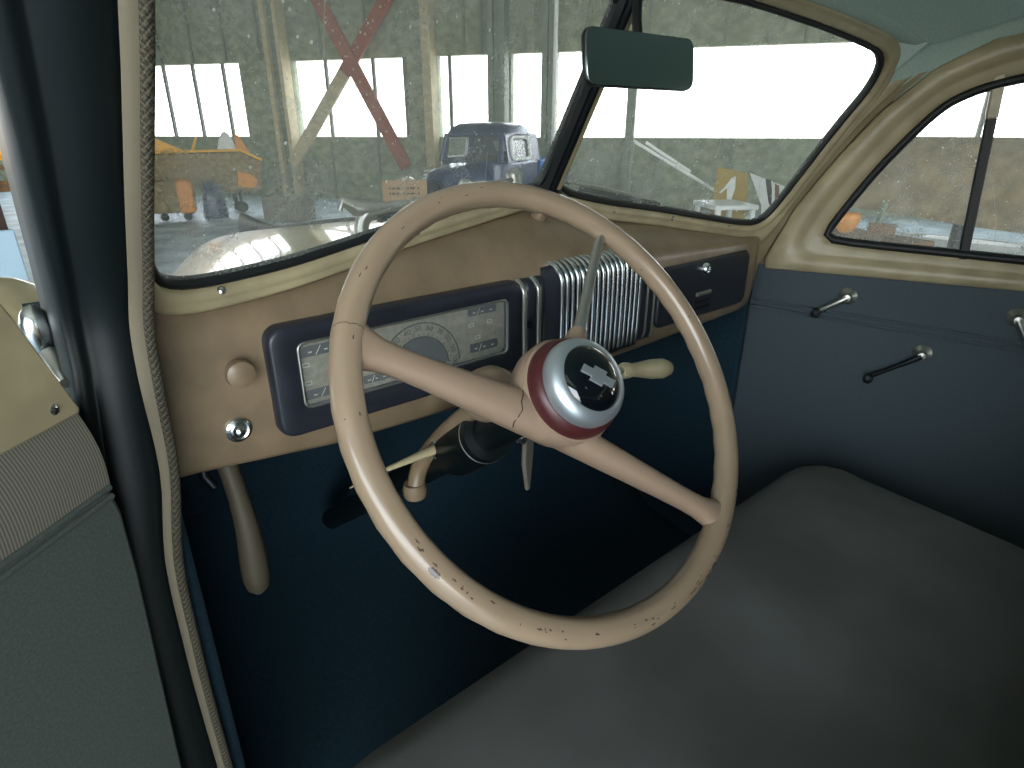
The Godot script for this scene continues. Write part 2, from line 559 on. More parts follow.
func build_hangar() -> void:
	var top := 7.5
	var D := 14.36
	var s := mb()
	slab(s, -24.3, 20.3, -9.3, D + 0.3, FLOOR_Y - 0.3, FLOOR_Y)
	var fl := build(s, "floor", M.concrete, null, "pale blue grey concrete hangar floor")
	fl.set_meta("kind", "structure")
	s = mb()
	slab(s, -24.3, 20.3, -9.3, D + 0.3, top, top + 0.3)
	var ce := build(s, "ceiling", M.ceiling_sheet, null, "sheet ceiling of the hangar")
	ce.set_meta("kind", "structure")
	# long wall with a band of windows
	var w := structure("wall_front", "hangar wall with a band of bright windows and steel columns")
	var bays := [[-21.0, -11.28], [-9.78, -6.72], [-5.98, -4.62], [-4.22, -3.38], [-3.2, 11.0]]
	s = mb(); slab(s, -24, 20, D, D + 0.25, FLOOR_Y, 1.20); build(s, "lower_wall", M.hangar_wall, w)
	s = mb(); slab(s, -24, 20, D, D + 0.25, 2.90, top); build(s, "upper_wall", M.hangar_wall, w)
	var edge := -24.0
	for b in bays + [[20.0, 20.0]]:
		s = mb(); slab(s, edge, b[0], D, D + 0.25, 1.20, 2.90); build(s, "pier", M.hangar_wall, w)
		edge = b[1]
	for u in [-18.6, -17.4, -16.2, -15.0, -14.5, -13.64, -12.72, -11.80, -8.86, -7.60, -6.80, -5.68, 5.0, 6.3, 7.6, 8.9]:
		s = mb(); slab(s, u - 0.035, u + 0.035, D + 0.02, D + 0.10, 1.20, 2.90); build(s, "mullion", M.mullion_paint, w)
	for b in bays:
		s = mb(); slab(s, b[0], b[1], D + 0.11, D + 0.118, 1.20, 2.90); build(s, "pane", M.window_glass, w)
	for u in [-13.6, -12.6, -11.6, -10.6, -8.9, -7.7, -5.3, -4.9, -3.9, -2.5, -1.3, 0.2, 1.7]:
		s = mb(); slab(s, u - 0.03, u + 0.03, D - 0.05, D, 2.92, 6.8); build(s, "wall_rib", M.steel_green, w)
	for u in [-8.9, -7.6, -5.3, -2.3, -0.9, 0.6]:
		s = mb(); slab(s, u - 0.03, u + 0.03, D - 0.05, D, FLOOR_Y, 1.19); build(s, "wall_rib", M.steel_green, w)
	# steel columns: two flanges and a web
	for c in [[-10.16, -9.72, "steel_tan"], [-6.14, -5.94, "steel_tan"], [-4.62, -4.24, "steel_green"], [-3.42, -3.18, "steel_green"]]:
		s = mb()
		slab(s, c[0], c[0] + 0.12, D - 0.45, D - 0.10, FLOOR_Y, 7.4)
		slab(s, c[1] - 0.10, c[1], D - 0.45, D - 0.10, FLOOR_Y, 7.4)
		build(s, "column_flange", M[c[2]], w)
		s = mb()
		slab(s, c[0] + 0.10, c[1] - 0.08, D - 0.33, D - 0.22, FLOOR_Y, 7.4)
		build(s, "column_web", M.steel_green, w)
	s = mb(); slab(s, -1.60, -1.42, D - 0.4, D - 0.15, FLOOR_Y, 2.4); build(s, "column_flange", M.steel_green, w)
	s = mb(); tube(s, [hp(-3.12, D - 0.5, FLOOR_Y), hp(-3.12, D - 0.5, 7.3)], 0.045, 8); build(s, "white_pipe", M.white_paint, w)
	# red cross brace: the beam that falls to the left is bare below the crossing
	for q in [[-8.54, 4.11, -6.60, 0.55, 0.0], [-6.86, 4.02, -9.78, 0.55, 0.16]]:
		var a := hp(q[0], D - 0.60 + q[4], q[1])
		var b := hp(q[2], D - 0.60 + q[4], q[3])
		a += (a - b) * 0.45
		var dir := (b - a).normalized()
		var bs := Basis(dir.cross(HN).normalized(), dir, HN)
		var cut := 1.0 if q[4] == 0.0 else 0.60
		var ln := (b - a).length()
		s = mb()
		box(s, Transform3D(bs, a + dir * ln * cut / 2), Vector3(0.30, ln * cut, 0.10), 0.01)
		var beam := build(s, "brace_beam", M.steel_red, w)
		if cut < 1.0:
			s = mb()
			box(s, Transform3D(bs, a + dir * ln * (1.0 + cut) / 2), Vector3(0.30, ln * (1.0 - cut), 0.10), 0.01)
			build(s, "brace_beam", M.steel_tan, w)
		for k in 12:
			s = mb()
			box(s, Transform3D(bs, a + dir * ln * (0.35 + 0.05 * k) - HN * 0.055), Vector3(0.05, 0.05, 0.03), 0.01)
			build(s, "rivet", M.steel_tan, beam)

	# other walls: a wide open door behind the camera, windows on both sides
	w = structure("wall_back", "hangar wall behind the car with its wide sliding door open")
	s = mb(); slab(s, -24, -5, -9.3, -9, FLOOR_Y, top); build(s, "wall_panel", M.hangar_wall, w)
	s = mb(); slab(s, 17, 20, -9.3, -9, FLOOR_Y, top); build(s, "wall_panel", M.hangar_wall, w)
	s = mb(); slab(s, -5, 17, -9.3, -9, 6.0, top); build(s, "lintel", M.hangar_wall, w)
	for side in [[-24.3, -24.0, "wall_left"], [20.0, 20.3, "wall_right"]]:
		w = structure(side[2], "side wall of the hangar with a band of windows")
		s = mb(); slab(s, side[0], side[1], -9, D + 0.3, FLOOR_Y, 1.2); build(s, "lower_wall", M.hangar_wall, w)
		s = mb(); slab(s, side[0], side[1], -9, D + 0.3, 2.9, top); build(s, "upper_wall", M.hangar_wall, w)
		for n in 6:
			s = mb(); slab(s, side[0], side[1], -9 + n * 4.6, -8.2 + n * 4.6, 1.2, 2.9); build(s, "pier", M.hangar_wall, w)

# ------------------------------------------------------------------ car body
func build_car_body() -> void:
	var car := thing("car_body", "cream vintage car body with split windscreen, long hood and dark door jamb", "car", Vector3(CX, FLOOR_Y, -0.4))
	var off := -car.position
	var body := Node3D.new()
	var put := func(s: SurfaceTool, called: String, m: Material, label := "") -> MeshInstance3D:
		var o := build(s, called, m, car, label)
		o.position = off
		return o
	var s := mb()
	# hood
	var rows := []
	for p in [[-0.14, 1.205, 0.62, 0.07], [-0.30, 1.20, 0.585, 0.10], [-0.50, 1.187, 0.55, 0.13], [-0.74, 1.157, 0.50, 0.16], [-1.0, 1.120, 0.44, 0.19], [-1.3, 1.076, 0.36, 0.22], [-1.5, 1.043, 0.28, 0.25], [-1.6, 1.016, 0.21, 0.27], [-1.66, 0.95, 0.13, 0.25]]:
		var row := PackedVector3Array()
		for k in 25:
			var t := -1.0 + 2.0 * k / 24.0
			var side := signf(t) * pow(absf(t), 0.85)
			row.append(Vector3(CX + side * p[2], p[1] - p[3] * pow(absf(t), 3.2), p[0]))
		rows.append(row)
	var lower := PackedVector3Array()
	grid(s, rows, false, false, true)
	# sides down to the frame
	for e in [0, 24]:
		var a := PackedVector3Array()
		var b := PackedVector3Array()
		for r in rows.slice(2):
			a.append(r[e]); b.append(Vector3(r[e].x, 0.45, r[e].z))
		grid(s, [a, b], false, false, e == 0)
	var hood: MeshInstance3D = put.call(s, "hood", M.cream_paint, "glossy cream hood")
	s = mb()
	tube(s, spline([Vector3(CX, 1.188, -0.5), Vector3(CX, 1.158, -0.74), Vector3(CX, 1.121, -1.0), Vector3(CX, 1.078, -1.3), Vector3(CX, 1.045, -1.5)], 4), 0.008, 8)
	build(s, "hood_spine", M.dark_metal, hood)
	s = mb()
	rows = []
	for p in [[-1.28, 1.080, 0.004, 0.008], [-1.40, 1.070, 0.008, 0.018], [-1.50, 1.066, 0.011, 0.030], [-1.58, 1.058, 0.012, 0.040], [-1.62, 1.045, 0.006, 0.030]]:
		var row := PackedVector3Array()
		for k in 12:
			var an := TAU * k / 12.0
			row.append(Vector3(CX + cos(an) * p[2], p[1] + sin(an) * p[3], p[0]))
		rows.append(row)
	grid(s, rows, false, true)
	build(s, "hood_ornament", M.dark_metal, hood)
	# front fender on the driver's side
	s = mb()
	rows = []
	for p in [[-0.30, 0.62, 0.02], [-0.55, 0.90, 0.05], [-0.80, 1.03, 0.09], [-1.05, 1.07, 0.11], [-1.35, 1.02, 0.12], [-1.6, 0.86, 0.10], [-1.75, 0.55, 0.06]]:
		var row := PackedVector3Array()
		for k in 13:
			var an := PI * k / 12.0
			row.append(Vector3(-0.745 - cos(an) * (0.09 + p[2]), 0.35 + (p[1] - 0.35) * pow(sin(an), 0.35), p[0]))
		rows.append(row)
	grid(s, rows, false, false)
	put.call(s, "front_fender", M.cream_paint)
	# windscreen: two flat panes in gaskets and cream garnish mouldings
	var right := [Vector2(-0.030, 1.275), Vector2(0.073, 1.250), Vector2(0.199, 1.231), Vector2(0.33, 1.207), Vector2(0.440, 1.187), Vector2(0.490, 1.184), Vector2(0.506, 1.207), Vector2(0.511, 1.274), Vector2(0.516, 1.362), Vector2(0.530, 1.428), Vector2(0.505, 1.468), Vector2(0.428, 1.481), Vector2(0.332, 1.494), Vector2(0.18, 1.510), Vector2(0.115, 1.514), Vector2(-0.020, 1.520), Vector2(-0.022, 1.450), Vector2(-0.026, 1.36)]
	var left := [Vector2(-0.06, 1.279), Vector2(-0.094, 1.277), Vector2(-0.18, 1.267), Vector2(-0.275, 1.256), Vector2(-0.368, 1.243), Vector2(-0.456, 1.229), Vector2(-0.509, 1.225), Vector2(-0.579, 1.223), Vector2(-0.603, 1.238), Vector2(-0.606, 1.30), Vector2(-0.612, 1.40), Vector2(-0.60, 1.470), Vector2(-0.52, 1.490), Vector2(-0.30, 1.512), Vector2(-0.055, 1.522), Vector2(-0.055, 1.45), Vector2(-0.058, 1.36)]
	for side in [right, left]:
		var loop := []
		for p in soften(side, 2): loop.append(on_glass(p))
		var nrm := Vector3(-0.215 if side == right else 0.215, -0.574, 1.0).normalized()
		s = mb()
		moulding(s, loop, nrm, [Vector2(-0.001, -0.006), Vector2(-0.001, 0.004), Vector2(0.003, 0.007), Vector2(0.007, 0.005), Vector2(0.009, -0.002)])
		put.call(s, "gasket", M.rubber)
		s = mb()
		var lp := []
		for p in loop:
			if p.x > -0.012 or p.x < -0.074: lp.append(p)
		moulding(s, lp, nrm, [Vector2(0.007, -0.01), Vector2(0.007, 0.007), Vector2(0.010, 0.012), Vector2(0.016, 0.0135), Vector2(0.022, 0.012), Vector2(0.0235, 0.015), Vector2(0.030, 0.013), Vector2(0.034, 0.004), Vector2(0.034, -0.015)], false, false)
		put.call(s, "garnish_moulding", M.trim_paint)
		# the pane
		s = mb()
		var poly := PackedVector2Array()
		for p in soften(side, 2): poly.append(p)
		var idx := Geometry2D.triangulate_polygon(poly)
		s.set_smooth_group(-1)
		for k in idx:
			s.set_uv(Vector2((poly[k].x + 0.65) / 1.2, (1.53 - poly[k].y) / 0.6))
			s.add_vertex(on_glass(poly[k]))
		put.call(s, "windscreen_pane", M.dusty_glass)
	# centre post with a narrow cap
	s = mb()
	var pa := Vector3(-0.042, 1.262, glass_z(-0.04, 1.262) + 0.006)
	var pb := Vector3(-0.042, 1.54, glass_z(-0.04, 1.54) + 0.006)
	var pd := (pb - pa).normalized()
	var pbas := Basis(Vector3.RIGHT, pd, Vector3.RIGHT.cross(pd))
	box(s, Transform3D(pbas, (pa + pb) / 2), Vector3(0.030, (pb - pa).length(), 0.022), 0.006)
	var post: MeshInstance3D = put.call(s, "centre_post", M.post_metal)
	s = mb()
	box(s, Transform3D(pbas, (pa + pb) / 2 + pbas.z * 0.012), Vector3(0.012, (pb - pa).length(), 0.008), 0.003)
	build(s, "post_cap", M.dark_metal, post)
	# wipers lying on the glass outside
	for q in [[Vector2(-0.02, 1.285), Vector2(0.225, 1.236)], [Vector2(-0.10, 1.288), Vector2(-0.36, 1.262)]]:
		var a := on_glass(q[0]) + Vector3(0, 0, -0.02)
		var b := on_glass(q[1]) + Vector3(0, 0, -0.02)
		s = mb()
		tube(s, [a, a.lerp(b, 0.4) + Vector3(0, 0.004, -0.004), b], [0.004, 0.003, 0.002], 6)
		var arm: MeshInstance3D = put.call(s, "wiper_arm", M.worn_chrome)
		s = mb()
		box(s, Transform3D(Basis((b - a).normalized(), Vector3.UP, (b - a).normalized().cross(Vector3.UP)).orthonormalized(), a.lerp(b, 0.6) + Vector3(0, -0.006, 0.004)), Vector3(0.19, 0.008, 0.005), 0.001)
		build(s, "wiper_blade", M.rubber, arm)
		s = mb()
		lathe(s, [Vector2(0.012, -0.01), Vector2(0.012, 0.008), Vector2(0.006, 0.014), Vector2(0, 0.014)], Transform3D(Basis(), a + Vector3(0, 0.0, -0.004)), 14)
		build(s, "wiper_pivot", M.worn_chrome, arm)
	# cowl ventilator nozzle standing on the cowl outside, a grey beaked casting
	s = mb()
	tube(s, spline([Vector3(-0.295, 1.200, -0.20), Vector3(-0.292, 1.232, -0.20), Vector3(-0.275, 1.247, -0.195), Vector3(-0.22, 1.252, -0.19), Vector3(-0.16, 1.262, -0.185)], 4), [0.016, 0.014, 0.012, 0.011, 0.011, 0.011, 0.011, 0.011, 0.010, 0.010, 0.009, 0.009, 0.008, 0.008, 0.007, 0.007, 0.006], 10)
	tube(s, [Vector3(-0.275, 1.247, -0.195), Vector3(-0.300, 1.252, -0.20), Vector3(-0.318, 1.262, -0.205), Vector3(-0.322, 1.250, -0.205)], [0.012, 0.011, 0.007, 0.004], 8)
	put.call(s, "washer_nozzle", M.worn_chrome)
	# driver's door jamb, black, with a rolled rib; it leans back with the windscreen
	var lean := func(y: float) -> float: return 0.62 * maxf(0.0, y - 1.22)
	var inner := [[1.62, -0.600], [1.4465, -0.609], [1.421, -0.611], [1.371, -0.614], [1.309, -0.619], [1.247, -0.622], [1.203, -0.628], [1.150, -0.632], [1.075, -0.636], [0.983, -0.650], [0.887, -0.654], [0.805, -0.655], [0.70, -0.655], [0.45, -0.650], [0.20, -0.650]]
	var outer := [[1.62, -0.676], [1.4367, -0.676], [1.388, -0.676], [1.345, -0.676], [1.313, -0.677], [1.240, -0.678], [1.182, -0.680], [1.117, -0.688], [0.952, -0.705], [0.722, -0.708], [0.45, -0.705], [0.20, -0.705]]
	var pick := func(t: Array, y: float) -> float:
		for i in t.size() - 1:
			if y >= t[i + 1][0]: return lerpf(t[i + 1][1], t[i][1], clampf((y - t[i + 1][0]) / (t[i][0] - t[i + 1][0]), 0, 1))
		return t[t.size() - 1][1]
	s = mb()
	rows = []
	for k in 57:
		var y := 1.60 - 1.40 * k / 56.0
		var a: float = pick.call(inner, y)
		var b: float = pick.call(outer, y)
		var w := a - b
		var l := Vector3(0, 0, lean.call(y))
		rows.append(PackedVector3Array([Vector3(a + 0.004, y, -0.07) + l, Vector3(a + 0.004, y, 0.045) + l, Vector3(a, y, 0.052) + l, Vector3(a - w * 0.30, y, 0.0535) + l, Vector3(a - w * 0.62, y, 0.054) + l, Vector3(a - w * 0.70, y, 0.051) + l, Vector3(a - w * 0.74, y, 0.050) + l, Vector3(a - w * 0.80, y, 0.053) + l, Vector3(a - w * 0.95, y, 0.053) + l, Vector3(b, y, 0.048) + l, Vector3(b - 0.004, y, 0.02) + l, Vector3(b - 0.004, y, -0.10) + l, Vector3(a + 0.004, y, -0.10) + l]))
	grid(s, rows, false, false, true)
	put.call(s, "door_jamb", M.black_paint, "black painted jamb of the open door")
	# windlace: cloth bead with its flange along the jamb
	var bead := [Vector3(-0.596, 1.58, 0.285), Vector3(-0.6001, 1.4465, 0.2024), Vector3(-0.6024, 1.4212, 0.1867), Vector3(-0.6044, 1.3925, 0.169), Vector3(-0.6072, 1.3599, 0.1487), Vector3(-0.6117, 1.3085, 0.1169), Vector3(-0.6165, 1.2453, 0.0777), Vector3(-0.6218, 1.2015, 0.062), Vector3(-0.6251, 1.1484, 0.062), Vector3(-0.6287, 1.0707, 0.062), Vector3(-0.6434, 0.978, 0.062), Vector3(-0.6468, 0.880, 0.062), Vector3(-0.6477, 0.797, 0.062), Vector3(-0.6469, 0.690, 0.062), Vector3(-0.645, 0.5, 0.062)]
	s = mb()
	tube(s, spline(bead, 4), 0.0042, 12)
	var lace: MeshInstance3D = put.call(s, "windlace", M.windlace_cloth, "tan knitted windlace bead")
	s = mb()
	var ra := PackedVector3Array()
	var rb := PackedVector3Array()
	var rc := PackedVector3Array()
	for p in spline(bead, 4):
		var wd := 0.013 if p.y > 1.16 else lerpf(0.010, 0.013, clampf((p.y - 1.05) / 0.11, 0, 1))
		ra.append(p + Vector3(0.001, 0, -0.003)); rb.append(p + Vector3(-wd * 0.6, 0, -0.001)); rc.append(p + Vector3(-wd, 0, -0.007))
	grid(s, [ra, rb, rc])
	build(s, "windlace_flange", M.windlace_flange, lace)
	# passenger side: pillar skin between windscreen and door, header panel, headliner
	var ws := [Vector2(0.470, 1.158), Vector2(0.530, 1.185), Vector2(0.542, 1.215), Vector2(0.546, 1.274), Vector2(0.552, 1.362), Vector2(0.566, 1.432), Vector2(0.528, 1.500), Vector2(0.440, 1.514), Vector2(0.338, 1.527), Vector2(0.18, 1.543), Vector2(-0.04, 1.556), Vector2(-0.30, 1.545), Vector2(-0.55, 1.52)]
	var ws3 := []
	for p in ws: ws3.append(on_glass(Vector2(0.0, 1.33) + (p - Vector2(0.0, 1.33)) * Vector2(0.965, 0.93)) + Vector3(0, 0, 0.0005))
	var groove := [door_pt(-0.018, 1.04), door_pt(-0.014, 1.065), door_pt(0.021, 1.151), door_pt(0.046, 1.214), door_pt(0.097, 1.298), door_pt(0.155, 1.380), door_pt(0.225, 1.450)]
	s = mb()
	rows = [PackedVector3Array(), PackedVector3Array(), PackedVector3Array(), PackedVector3Array(), PackedVector3Array(), PackedVector3Array(), PackedVector3Array(), PackedVector3Array()]
	var wsl := spline([ws3[0] + Vector3(0, -0.03, -0.01), ws3[0], ws3[1], ws3[2], ws3[3], ws3[4], ws3[5]], 5)
	var grl := spline(groove, 5)
	for i in wsl.size():
		var a: Vector3 = wsl[i] 
		var b: Vector3 = grl[i]
		var inn := Vector3(-0.35, 0, 0.94)
		var hs := [[0.0, -0.010], [0.08, 0.0], [0.42, 0.010], [0.55, 0.006], [0.66, -0.006], [0.86, 0.004], [1.0, -0.014]]
		for k in hs.size(): rows[k].append(a.lerp(b, hs[k][0]) + inn * hs[k][1])
		rows[7].append(b + Vector3(0.06, -0.02, 0.02))
	grid(s, rows, false, false, false)
	put.call(s, "pillar_panel", M.trim_paint)
	# header panel: from the moulding up to the headliner seam, and on along the roof rail
	var seam := [Vector3(-0.55, 1.535, 0.155), Vector3(-0.3, 1.545, 0.140), Vector3(-0.04, 1.552, 0.125), Vector3(0.116, 1.545, 0.140), Vector3(0.195, 1.535, 0.152), Vector3(0.300, 1.520, 0.166), Vector3(0.43, 1.505, 0.184), Vector3(0.545, 1.482, 0.200)]
	s = mb()
	var low := [ws3[12], ws3[11], ws3[10], ws3[9], ws3[9].lerp(ws3[8], 0.4), ws3[8], ws3[7], ws3[6]]
	rows = [PackedVector3Array(), PackedVector3Array(), PackedVector3Array()]
	for i in low.size():
		rows[0].append(low[i]); rows[1].append(low[i].lerp(seam[i], 0.5) + Vector3(0, -0.004, 0.004)); rows[2].append(seam[i])
	grid(s, rows)
	# corner patch and roof rail
	var rail_low := [ws3[6], door_pt(0.20, 1.430), door_pt(0.26, 1.478), door_pt(0.36, 1.508), door_pt(0.55, 1.525), door_pt(0.9, 1.52)]
	rail_low[0] = ws3[5]
	var rail_top := [Vector3(0.528, 1.490, 0.19), Vector3(0.545, 1.487, 0.205), Vector3(0.555, 1.508, 0.238), Vector3(0.565, 1.540, 0.285), Vector3(0.60, 1.560, 0.45), Vector3(0.62, 1.56, 0.85)]
	rows = [PackedVector3Array(), PackedVector3Array(), PackedVector3Array(), PackedVector3Array()]
	for i in 6:
		rows[0].append(rail_low[i] + Vector3(0.06, -0.03, 0.02)); rows[1].append(rail_low[i]); rows[2].append(rail_low[i].lerp(rail_top[i], 0.5) + Vector3(0.012, 0.008, 0)); rows[3].append(rail_top[i])
	grid(s, rows)
	s.set_smooth_group(-1)
	tri(s, ws3[5], ws3[6], Vector3(0.53, 1.484, 0.198))
	tri(s, ws3[5], Vector3(0.53, 1.484, 0.198), Vector3(0.545, 1.487, 0.205))
	tri(s, ws3[6], Vector3(0.43, 1.505, 0.184), Vector3(0.53, 1.484, 0.198))
	put.call(s, "header_panel", M.headliner_cloth, "grey green cloth header and roof rail")
	# headliner
	s = mb()
	rows = []
	var front := [Vector3(-0.60, 1.50, 0.14)] + seam
	for i in 12:
		var t := i / 11.0
		var row := PackedVector3Array()
		for j in front.size():
			var p: Vector3 = front[j]
			var back := Vector3(p.x * 1.12, 1.62 - 0.10 * pow(absf(p.x - CX) / 0.6, 3.0), 1.9)
			var q := p.lerp(back, t)
			q.y = p.y + (back.y - p.y) * sin(minf(t * 3.5, 1.0) * PI / 2) + 0.02 * sin(t * PI) * (1.0 - pow(absf(p.x - CX) / 0.65, 2.0))
			if t > 0 and j == front.size() - 1: q = Vector3(lerpf(0.555, 0.64, minf(t * 2, 1.0)), lerpf(1.490, 1.57, minf(t * 5.0, 1.0)), q.z)
			row.append(q)
		rows.append(row)
	grid(s, rows, false, false, true)
	put.call(s, "headliner", M.headliner_cloth, "grey green cloth headliner")
	# outer roof skin, so that no light comes through the cloth
	s = mb()
	rows = []
	for i in 8:
		var row := PackedVector3Array()
		for j in 13:
			var x := lerpf(-0.66, 0.60, j / 12.0)
			var z := lerpf(0.24, 2.1, i / 7.0)
			row.append(Vector3(x, 1.70 - 0.10 * pow(absf(x + 0.03) / 0.63, 3.0) - (0.06 if i == 0 else 0.0), z))
		rows.append(row)
	grid(s, rows)
	put.call(s, "roof_skin", M.cream_paint)
	# firewall, floor and sides of the footwell, in dark carpet
	s = mb()
	at_box(s, Vector3(CX, 0.72, -0.49), Vector3(1.30, 0.80, 0.02))
	at_box(s, Vector3(CX - 0.02, 1.085, -0.29), Vector3(1.16, 0.02, 0.40))
	at_box(s, Vector3(CX, 0.34, 0.60), Vector3(1.34, 0.03, 2.4))
	put.call(s, "footwell_carpet", M.carpet, "footwell carpet with the blue of the shade put into its colour")
	s = mb()
	grid(s, [PackedVector3Array([Vector3(-0.64, 0.70, -0.482), Vector3(0.51, 0.70, -0.482)]), PackedVector3Array([Vector3(-0.64, 0.50, -0.40), Vector3(0.51, 0.50, -0.40)]), PackedVector3Array([Vector3(-0.64, 0.39, -0.22), Vector3(0.51, 0.39, -0.22)]), PackedVector3Array([Vector3(-0.64, 0.345, 0.05), Vector3(0.51, 0.345, 0.05)])])
	put.call(s, "toe_board", M.carpet)
	s = mb()
	at_box(s, Vector3(-0.638, 0.72, -0.26), Vector3(0.02, 0.86, 0.60), 0.004)
	put.call(s, "kick_panel", M.carpet)
	s = mb()
	at_box(s, Vector3(0.515, 0.72, -0.28), Vector3(0.02, 0.90, 0.50), 0.004)
	put.call(s, "kick_panel", M.carpet)
	# body side behind the driver's door and below the sill
	s = mb()
	at_box(s, Vector3(CX, 1.0, 2.0), Vector3(1.3, 1.3, 0.04))
	put.call(s, "rear_bulkhead", M.headliner_cloth)
	s = mb()
	at_box(s, Vector3(-0.70, 0.30, 0.55), Vector3(0.10, 0.14, 1.1), 0.02)
	put.call(s, "door_sill", M.black_paint)
	s = mb()
	at_box(s, Vector3(-0.70, 0.95, 1.55), Vector3(0.06, 1.3, 0.9), 0.02)
	put.call(s, "rear_quarter", M.cream_paint)
	s = mb()
	at_box(s, Vector3(0.69, 0.85, 1.45), Vector3(0.06, 1.35, 1.1), 0.02)
	put.call(s, "rear_quarter", M.cream_paint)
	body.free()

# ------------------------------------------------------------------ dashboard
func build_dashboard() -> void:
	var d := thing("dashboard", "beige metal dashboard with navy instrument panel, ribbed grille and glovebox", "dashboard", Vector3(CX, 1.0, 0))
	var off := -d.position
	var put := func(s: SurfaceTool, called: String, m: Material, parent: Node3D = null, label := "") -> MeshInstance3D:
		var o := build(s, called, m, parent if parent else d, label)
		if parent == null: o.position = off
		return o
	var s := mb()
	var rows := []
	for k in 49:
		var x := lerpf(-0.655, 0.505, k / 48.0)
		var sy := sill_y(x)
		var g := on_glass(Vector2(x, sy)) + Vector3(0, -0.030, -0.012)
		var end := clampf((x - 0.44) / 0.065, 0, 1)
		var zf := -0.03 * end * end            # the face rounds off towards the passenger's door
		var bot := 1.012 - 0.014 * sin(clampf((x + 0.62) / 1.1, 0, 1) * PI) + 0.03 * end * end + 0.012 * clampf((-0.45 - x) / 0.15, 0, 1)
		var row := PackedVector3Array([Vector3(x, bot + 0.02, -0.08), Vector3(x, bot + 0.003, -0.05 + zf), Vector3(x, bot, -0.02 + zf), Vector3(x, bot + 0.003, -0.006 + zf), Vector3(x, bot + 0.010, zf), Vector3(x, bot + 0.030, 0.003 + zf), Vector3(x, 1.09, 0.004 + zf), Vector3(x, 1.15, 0.002 + zf)])
		var a := Vector3(x, 1.150, 0.002 + zf)
		var c := Vector3(x, lerpf(1.15, g.y, 0.75), 0.0 + zf * 0.6)
		for q in range(1, 9):
			var t := q / 8.0
			row.append(a.lerp(c, t).lerp(c.lerp(g, t), t))
		rows.append(row)
	grid(s, rows, false, false, false)
	put.call(s, "dash_panel", M.dash_paint)
	# navy instrument housing
	var ic := Vector3(-0.345, 1.106, 0.0)
	s = mb()
	var hw := 0.345
	var hh := 0.126
	var ol := []
	var il := []
	for p in rrect(hw, hh, 0.018, 6): ol.append(ic + Vector3(p.x, p.y, 0))
	for p in rrect(0.286, 0.074, 0.008, 6): il.append(ic + Vector3(p.x + 0.002, p.y + 0.004, 0))
	rows = []
	for q in [[0.0, 0.000], [0.0, 0.010], [0.05, 0.016], [0.15, 0.018], [0.80, 0.016], [0.97, 0.015], [1.0, 0.013], [1.0, 0.003]]:
		var row := PackedVector3Array()
		for i in ol.size(): row.append(ol[i].lerp(il[i], q[0]) + Vector3(0, 0, q[1]))
		rows.append(row)
	grid(s, rows, false, true, true)
	var cl: MeshInstance3D = put.call(s, "instrument_panel", M.navy_panel, null, "navy instrument housing")
	s = mb()
	tube(s, il.map(func(p): return p + Vector3(0, 0, 0.0145)), 0.0016, 6, false, true)
	build(s, "chrome_bezel", M.worn_chrome, cl)
	s = mb()
	prism(s, rrect(0.288, 0.076, 0.008, 4), Transform3D(Basis(), ic + Vector3(0.002, 0.004, 0.003)), 0.004)
	build(s, "dial_face", M.dial_face, cl)
	# speedometer fan
	var sc := ic + Vector3(0.010, -0.026, 0.0072)
	s = mb()
	var fan := PackedVector2Array()
	for k in 25: fan.append(Vector2(cos(PI * k / 24.0), sin(PI * k / 24.0)) * 0.040)
	prism(s, fan, Transform3D(Basis(), sc), 0.002)
	build(s, "speed_dial", M.dial_dark, cl)
	s = mb()
	var arc := []
	for r in [0.041, 0.0585]:
		var path := []
		for k in 25: path.append(sc + Vector3(cos(PI * k / 24.0) * r, sin(PI * k / 24.0) * r, 0.002))
		tube(s, path, 0.0008, 5)
	for k in 21:
		var an := PI * k / 20.0
		var r0 := 0.0425 if k % 2 == 0 else 0.0435
		tube(s, [sc + Vector3(cos(an) * r0, sin(an) * r0, 0.0015), sc + Vector3(cos(an) * 0.046, sin(an) * 0.046, 0.0015)], 0.0004, 4)
	build(s, "scale_ring", M.dial_ink, cl)
	for k in range(0, 11):
		var an := PI - PI * k / 10.0
		var bs := Basis(Vector3.BACK, an - PI / 2)
		lettering(str(k * 10), 0.0085, M.dial_ink, cl, Transform3D(bs, sc + Vector3(cos(an) * 0.052, sin(an) * 0.052, 0.001)), "numeral")
	s = mb()
	tube(s, [sc + Vector3(0.004, 0.0, 0.004), sc + Vector3(-0.036, 0.012, 0.004)], [0.0012, 0.0005], 6)
	build(s, "needle", M.dial_light, cl)
	# side gauges: dark windows with pale marks
	for g in [[-0.108, 0.024, 0.060, 0.012], [-0.108, -0.026, 0.060, 0.011], [0.108, 0.027, 0.046, 0.010], [0.110, -0.022, 0.046, 0.012], [-0.050, -0.026, 0.034, 0.010]]:
		var p := ic + Vector3(g[0], g[1] + 0.004, 0.0068)
		s = mb()
		prism(s, rrect(g[2], g[3], 0.002, 2), Transform3D(Basis(), p), 0.0012)
		var gw := build(s, "gauge_window", M.dial_dark, cl)
		s = mb()
		for k in 3: at_box(s, p + Vector3((k - 1) * g[2] * 0.3, -0.001, 0.0015), Vector3(0.004, 0.0012, 0.0006))
		tube(s, [p + Vector3(-g[2] * 0.2, -g[3] * 0.4, 0.002), p + Vector3(-g[2] * 0.1, g[3] * 0.4, 0.002)], 0.0005, 4)
		build(s, "gauge_mark", M.dial_light, cl)
